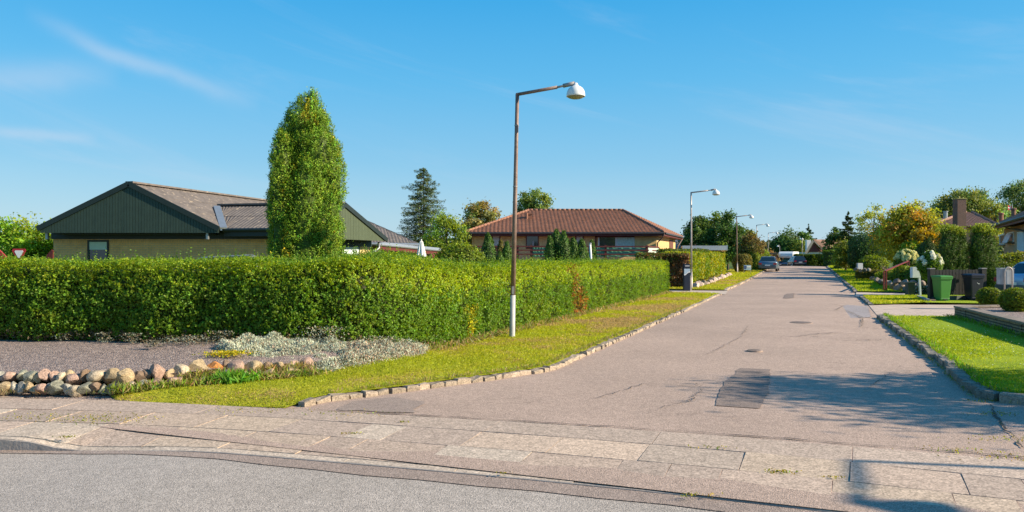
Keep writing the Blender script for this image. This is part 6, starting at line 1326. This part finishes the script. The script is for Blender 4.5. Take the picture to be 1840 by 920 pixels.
# ================================================================== VEHICLES
M_TYRE = simple("tyre", (.018, .018, .018), .8); M_RIM = simple("rim", (.4, .4, .42), .35, .7); M_CG = glass("car_glass", (.015, .03, .035))
def car(name, label, loc, heading, paint, Lc=4.3, Wc=1.72, Hc=1.42, estate=False, rear_lift=.0):
    t = thing(name, label, "car", loc); t.rotation_euler = (0, 0, heading)   # local +Y = forward
    h2_, w2 = Lc/2, Wc/2; m = MB(); rings = []
    st = [(-h2_, .80, .42, .78), (-h2_+.08, .95, .28, .92), (-h2_+.45, 1, .22, .98 if not estate else .95), (-h2_+1.2, 1, .20, .96), (0, 1, .19, .92), (h2_-1.5, 1, .19, .90), (h2_-.9, .99, .20, .84), (h2_-.35, .95, .22, .74), (h2_-.06, .84, .30, .62), (h2_, .7, .36, .54)]
    for y, wf, z0, z1 in st:
        w = w2*wf; zm = z0+(z1-z0)*.55; r = []
        for (x, z) in ((-.82*w, z0), (.82*w, z0), (.97*w, z0+.1), (w, zm), (.96*w, z1-.08), (.86*w, z1), (-.86*w, z1), (-.96*w, z1-.08), (-w, zm), (-.97*w, z0+.1)): r.append(Vector((x, y, z)))
        rings.append(r)
    m.loft(rings); m.build("body", paint, t, smooth=True)
    zb = .88; yb, yf = -h2_+(.12 if estate else .35), h2_-1.25; tb, tf = (-h2_+.45 if estate else -h2_+.85), h2_-2.05; wb, wt = w2*.90, w2*.70
    base = [Vector((-wb, yb, zb)), Vector((wb, yb, zb)), Vector((wb, yf, zb)), Vector((-wb, yf, zb))]; topr = [Vector((-wt, tb, Hc-.05)), Vector((wt, tb, Hc-.05)), Vector((wt, tf, Hc-.05)), Vector((-wt, tf, Hc-.05))]
    rf = [Vector((-wt*.8, tb+.12, Hc)), Vector((wt*.8, tb+.12, Hc)), Vector((wt*.8, tf-.15, Hc)), Vector((-wt*.8, tf-.15, Hc))]
    m = MB(); m.loft([base, topr, rf]); m.build("cabin", paint, t, bevel=.03)
    def pane(a, b, c, d, nm, inset=.1):
        cc = (a+b+c+d)/4; n = (b-a).cross(d-a).normalized(); 
        if n.dot(cc-Vector((0, 0, .9))) < 0: n = -n
        q = [cc+(p-cc)*(1-inset)+n*.012 for p in (a, b, c, d)]; m = MB(); m.prism(q, n*.008); m.build(nm, M_CG, t)
    pane(base[0], base[1], topr[1], topr[0], "rear_window", .13); pane(base[2], base[3], topr[3], topr[2], "windscreen", .1)
    for i, j in ((1, 2), (0, 3)):
        mb_, mt_ = base[i].lerp(base[j], .5), topr[i].lerp(topr[j], .5); pane(base[i], mb_, mt_, topr[i], "side_window", .13); pane(mb_, base[j], topr[j], mt_, "side_window", .13)
    for sx in (-1, 1):
        for y in (-h2_+.85, h2_-.85):
            m = MB(); m.lathe([(.16, -.1), (.29, -.1), (.31, -.07), (.31, .07), (.29, .1), (.16, .1)], (sx*(w2-.1), y, .31), 20, axis=(1, 0, 0)); wh = m.build("wheel", M_TYRE, t); m = MB(); m.lathe([(.01, -.11), (.12, -.105), (.185, -.1), (.185, .1), (.12, .105), (.01, .11)], (sx*(w2-.1), y, .31), 16, axis=(1, 0, 0)); m.build("rim", M_RIM, wh)
        m = MB(); m.box((sx*w2*.78, -h2_+.035, .74), (.30, .14, .17)); m.build("tail_light", simple("tail_red", (.45, .03, .04), .25), t, bevel=.02)
        m = MB(); m.box((sx*w2*.66, h2_-.09, .62), (.32, .14, .12)); m.build("headlight", simple("lens_clear", (.6, .62, .65), .15), t, bevel=.02)
        m = MB(); m.box((sx*(w2+.06), yf-.25, .95), (.16, .1, .11)); m.build("mirror", paint, t, bevel=.02)
    for y, z in ((-h2_-.01, .45), (h2_-.03, .42)): m = MB(); m.box((0, y, z), (Wc*.88, .1, .2)); m.build("bumper", simple("bumper_grey", (.12, .125, .13), .5), t, bevel=.025)
    m = MB(); m.box((0, -h2_-.035, .62 if estate else .60), (.46, .02, .11)); m.build("number_plate", M_WH, t)
    return t
def paint(name, c, metal=.4):
    m, nt, p = newmat(name); p.inputs["Base Color"].default_value = rgba(c); p.inputs["Metallic"].default_value = metal; p.inputs["Roughness"].default_value = .32; p.inputs["Coat Weight"].default_value = .6; p.inputs["Coat Roughness"].default_value = .08; return m
hd = -math.atan2(.379, 1)
car("parked_car", "grey blue hatchback parked half on the left verge", Vector((24.75, 75.0, gz(0, 75)+.0)), hd-.02, paint("grey_blue_paint", (.13, .19, .23)), 4.4, 1.72, 1.43)
car("parked_car", "dark estate car parked beside the camper van", Vector((39.9, 109.3, gz(0, 109))), hd+.25, paint("dark_paint", (.02, .018, .035)), 4.5, 1.76, 1.43, estate=True)
car("parked_car", "silver blue car partly hidden at the right frame edge behind the letter box", Vector((20.75, 29.6, .12)), -1.35, paint("silver_blue_paint", (.33, .44, .58)), 4.2, 1.7, 1.42)
# camper van
cb = G(1417, 128); t = thing("camper_van", "white camper van with sleeping alcove facing down the street", "camper van", cb); t.rotation_euler = (0, 0, hd+PI-.16); sc = 1.0
M_CW = simple("camper_white", (.78, .78, .77), .4, var=.04)
m = MB(); prof = [(-2.9, .45), (1.2, .45), (1.2, 1.75), (2.35, 1.85), (2.55, 2.1), (2.5, 2.5), (2.2, 2.75), (1.8, 2.85), (-2.9, 2.85)]
m.prism([(-1.12, y, z) for y, z in prof], (2.24, 0, 0)); m.build("living_body", M_CW, t, bevel=.05)
m = MB(); prof = [(1.21, .4), (2.95, .4), (3.0, .85), (2.85, 1.02), (2.2, 1.15), (1.75, 1.74), (1.21, 1.74)]; m.prism([(-.92, y, z) for y, z in prof], (1.84, 0, 0)); m.build("cab", paint("cab_blue", (.06, .12, .22)), t, bevel=.04)
m = MB(); m.prism([(-.78, 2.19, 1.19), (.78, 2.19, 1.19), (.72, 1.80, 1.70), (-.72, 1.80, 1.70)], (0, .03, .02)); m.build("windscreen", glass("van_glass", (.05, .16, .14)), t)
m = MB(); m.box((0, 3.0, .55), (1.8, .12, .2)); m.build("bumper", simple("bumper_dark", (.04, .04, .05)), t, bevel=.02); m = MB(); m.box((0, 2.99, .78), (1.1, .06, .12)); m.build("grille", M_CG, t)
for sx in (-1, 1):
    m = MB(); m.box((sx*.72, 2.97, .78), (.26, .1, .16)); m.build("headlight", MATS["lens_clear"], t)
    m = MB(); m.box((sx*1.2, 2.0, 1.35), (.2, .08, .3)); m.build("mirror", M_WH, t)
    for y in (2.35, -1.7): m = MB(); m.lathe([(.1, -.11), (.33, -.11), (.33, .11), (.1, .11)], (sx*.85, y, .33), 16, axis=(1, 0, 0)); m.build("wheel", M_TYRE, t)
    for y in (.2, -1.7): m = MB(); m.box((sx*1.125, y, 1.75), (.03, .8, .45)); m.build("side_window", M_CG, t, bevel=.01)
    m = MB(); m.box((sx*1.125, 1.75, 2.3), (.03, .5, .35)); m.build("alcove_window", M_CG, t, bevel=.01)

# ================================================================== LIGHT, SKY, CAMERA
EL_ = R(27); AZ = R(-11.5); S = Vector((math.cos(EL_)*math.cos(AZ), math.cos(EL_)*math.sin(AZ), math.sin(EL_)))
ld = bpy.data.lights.new("sun", 'SUN'); ld.energy = 5.0; ld.angle = R(.5); ld.color = (1.0, .87, .67); lo = bpy.data.objects.new("sun", ld); col.objects.link(lo); lo.rotation_euler = (-S).to_track_quat('-Z', 'Y').to_euler(); lo.location = (30, -10, 30)
w = bpy.data.worlds.new("World"); scn.world = w; w.use_nodes = True; nt = w.node_tree; bg = nt.nodes["Background"]
sky = nt.nodes.new("ShaderNodeTexSky"); sky.sky_type = 'NISHITA'; sky.sun_disc = False; sky.sun_elevation = EL_; sky.sun_rotation = math.atan2(S.x, S.y); sky.altitude = 0; sky.air_density = 1.15; sky.dust_density = .6; sky.ozone_density = 2.5
tc = nt.nodes.new("ShaderNodeTexCoord"); sep = nt.nodes.new("ShaderNodeSeparateXYZ"); nt.links.new(tc.outputs["Generated"], sep.inputs[0])
def math_(op, a, b=None, c=None):
    n = nt.nodes.new("ShaderNodeMath"); n.operation = op
    for i, v in enumerate((a, b, c)):
        if v is None: continue
        if isinstance(v, (int, float)): n.inputs[i].default_value = v
        else: nt.links.new(v, n.inputs[i])
    return n.outputs[0]
az = math_("ARCTAN2", sep.outputs[0], sep.outputs[1]); hyp = math_("SQRT", math_("ADD", math_("MULTIPLY", sep.outputs[0], sep.outputs[0]), math_("MULTIPLY", sep.outputs[1], sep.outputs[1]))); el = math_("ARCTAN2", sep.outputs[2], hyp)
# cirrus: stretched noise bands plus one long streak falling to the right
cmb = nt.nodes.new("ShaderNodeCombineXYZ"); nt.links.new(math_("MULTIPLY", math_("ADD", az, math_("MULTIPLY", el, .9)), 1.6), cmb.inputs[0]); nt.links.new(math_("MULTIPLY", math_("ADD", el, math_("MULTIPLY", az, .22)), 9.0), cmb.inputs[1])
n1 = nt.nodes.new("ShaderNodeTexNoise"); n1.inputs["Scale"].default_value = 1.5; n1.inputs["Detail"].default_value = 9; n1.inputs["Roughness"].default_value = .62; n1.inputs["Distortion"].default_value = .6; nt.links.new(cmb.outputs[0], n1.inputs["Vector"])
r1 = nt.nodes.new("ShaderNodeMapRange"); r1.inputs[1].default_value = .50; r1.inputs[2].default_value = .80; r1.inputs[3].default_value = 0; r1.inputs[4].default_value = .28; r1.interpolation_type = 'SMOOTHSTEP'; nt.links.new(n1.outputs["Fac"], r1.inputs[0])
def streak(a0, e0, a1, e1, bend, wdt, amp):
    ux = (a1-a0); sl = (e1-e0)/ux; tt = math_("DIVIDE", math_("SUBTRACT", az, a0), ux)
    line = math_("ADD", math_("ADD", math_("MULTIPLY", tt, e1-e0), e0), math_("MULTIPLY", math_("MULTIPLY", tt, math_("SUBTRACT", 1.0, tt)), bend))
    n2 = nt.nodes.new("ShaderNodeTexNoise"); n2.inputs["Scale"].default_value = 9; n2.inputs["Detail"].default_value = 6; cb2 = nt.nodes.new("ShaderNodeCombineXYZ"); nt.links.new(az, cb2.inputs[0]); nt.links.new(el, cb2.inputs[1]); nt.links.new(cb2.outputs[0], n2.inputs["Vector"])
    d = math_("DIVIDE", math_("ABSOLUTE", math_("ADD", math_("SUBTRACT", el, line), math_("MULTIPLY", math_("SUBTRACT", n2.outputs["Fac"], .5), .03))), wdt)
    g = math_("POWER", 2.718, math_("MULTIPLY", math_("MULTIPLY", d, d), -1.0))
    env = math_("MAXIMUM", 0.0, math_("MULTIPLY", math_("MULTIPLY", tt, math_("SUBTRACT", 1.0, tt)), 4.0))
    return math_("MULTIPLY", math_("MULTIPLY", g, env), math_("MULTIPLY", math_("ADD", n2.outputs["Fac"], .25), amp))
ang = lambda px, py: (math.atan((px-920)/F), math.atan((460-py)/F*math.cos(math.atan((px-920)/F))))
a0, e0 = ang(40, 25); a1, e1 = ang(470, 185)
st = streak(a0, e0, a1, e1, -.02, .010, .5)
a0, e0 = ang(-80, 238); a1, e1 = ang(180, 245); st2 = streak(a0, e0, a1, e1, .0, .006, .5)
a0, e0 = ang(-100, 130); a1, e1 = ang(220, 135); st3 = streak(a0, e0, a1, e1, .0, .016, .35)
cl = math_("MINIMUM", math_("ADD", math_("ADD", math_("ADD", r1.outputs[0], st), st2), st3), .6)
hsv = nt.nodes.new("ShaderNodeHueSaturation"); hsv.inputs["Hue"].default_value = .495; hsv.inputs["Saturation"].default_value = 1.35; hsv.inputs["Value"].default_value = 1.0; nt.links.new(sky.outputs[0], hsv.inputs["Color"])
mx = nt.nodes.new("ShaderNodeMix"); mx.data_type = 'RGBA'; nt.links.new(cl, mx.inputs[0]); nt.links.new(hsv.outputs[0], mx.inputs[6]); mx.inputs[7].default_value = (6.2, 6.6, 7.4, 1)
rmp = nt.nodes.new("ShaderNodeValToRGB"); cr = rmp.color_ramp; EXPO = 1.74*.11
stops = [(0, (.48, .69, .84)), (.06, (.40, .65, .83)), (.15, (.24, .56, .83)), (.28, (.115, .49, .85)), (.42, (.04, .40, .82)), (1, (.02, .20, .52))]
while len(cr.elements) < len(stops): cr.elements.new(.5)
for e_, (p_, c_) in zip(cr.elements, stops): e_.position = p_; e_.color = rgba(c_)
nt.links.new(math_("MULTIPLY", el, 1/.7854), rmp.inputs[0])
vs = nt.nodes.new("ShaderNodeVectorMath"); vs.operation = "SCALE"; vs.inputs["Scale"].default_value = 1/EXPO; nt.links.new(rmp.outputs[0], vs.inputs[0])
m0 = nt.nodes.new("ShaderNodeMix"); m0.data_type = 'RGBA'; m0.inputs[0].default_value = .88; nt.links.new(hsv.outputs[0], m0.inputs[6]); nt.links.new(vs.outputs[0], m0.inputs[7]); nt.links.new(m0.outputs[2], mx.inputs[6])
mx.inputs[7].default_value = (.62/EXPO, .72/EXPO, .86/EXPO, 1)
nt.links.new(mx.outputs[2], bg.inputs[0]); bg.inputs[1].default_value = .11
cam = bpy.data.cameras.new("camera"); cam.sensor_width = 36; cam.lens = F/1840*36; cam.clip_end = 4000; cam.clip_start = .05
co = bpy.data.objects.new("camera", cam); col.objects.link(co); co.location = (0, 0, CAMZ); co.rotation_euler = (PI/2, 0, 0); scn.camera = co
scn.view_settings.view_transform = 'Standard'; scn.view_settings.look = 'None'; scn.view_settings.gamma = 1; scn.view_settings.use_curve_mapping = False; scn.view_settings.exposure = .8
scn.render.engine = 'CYCLES'; scn.cycles.max_bounces = 6; scn.cycles.transparent_max_bounces = 6
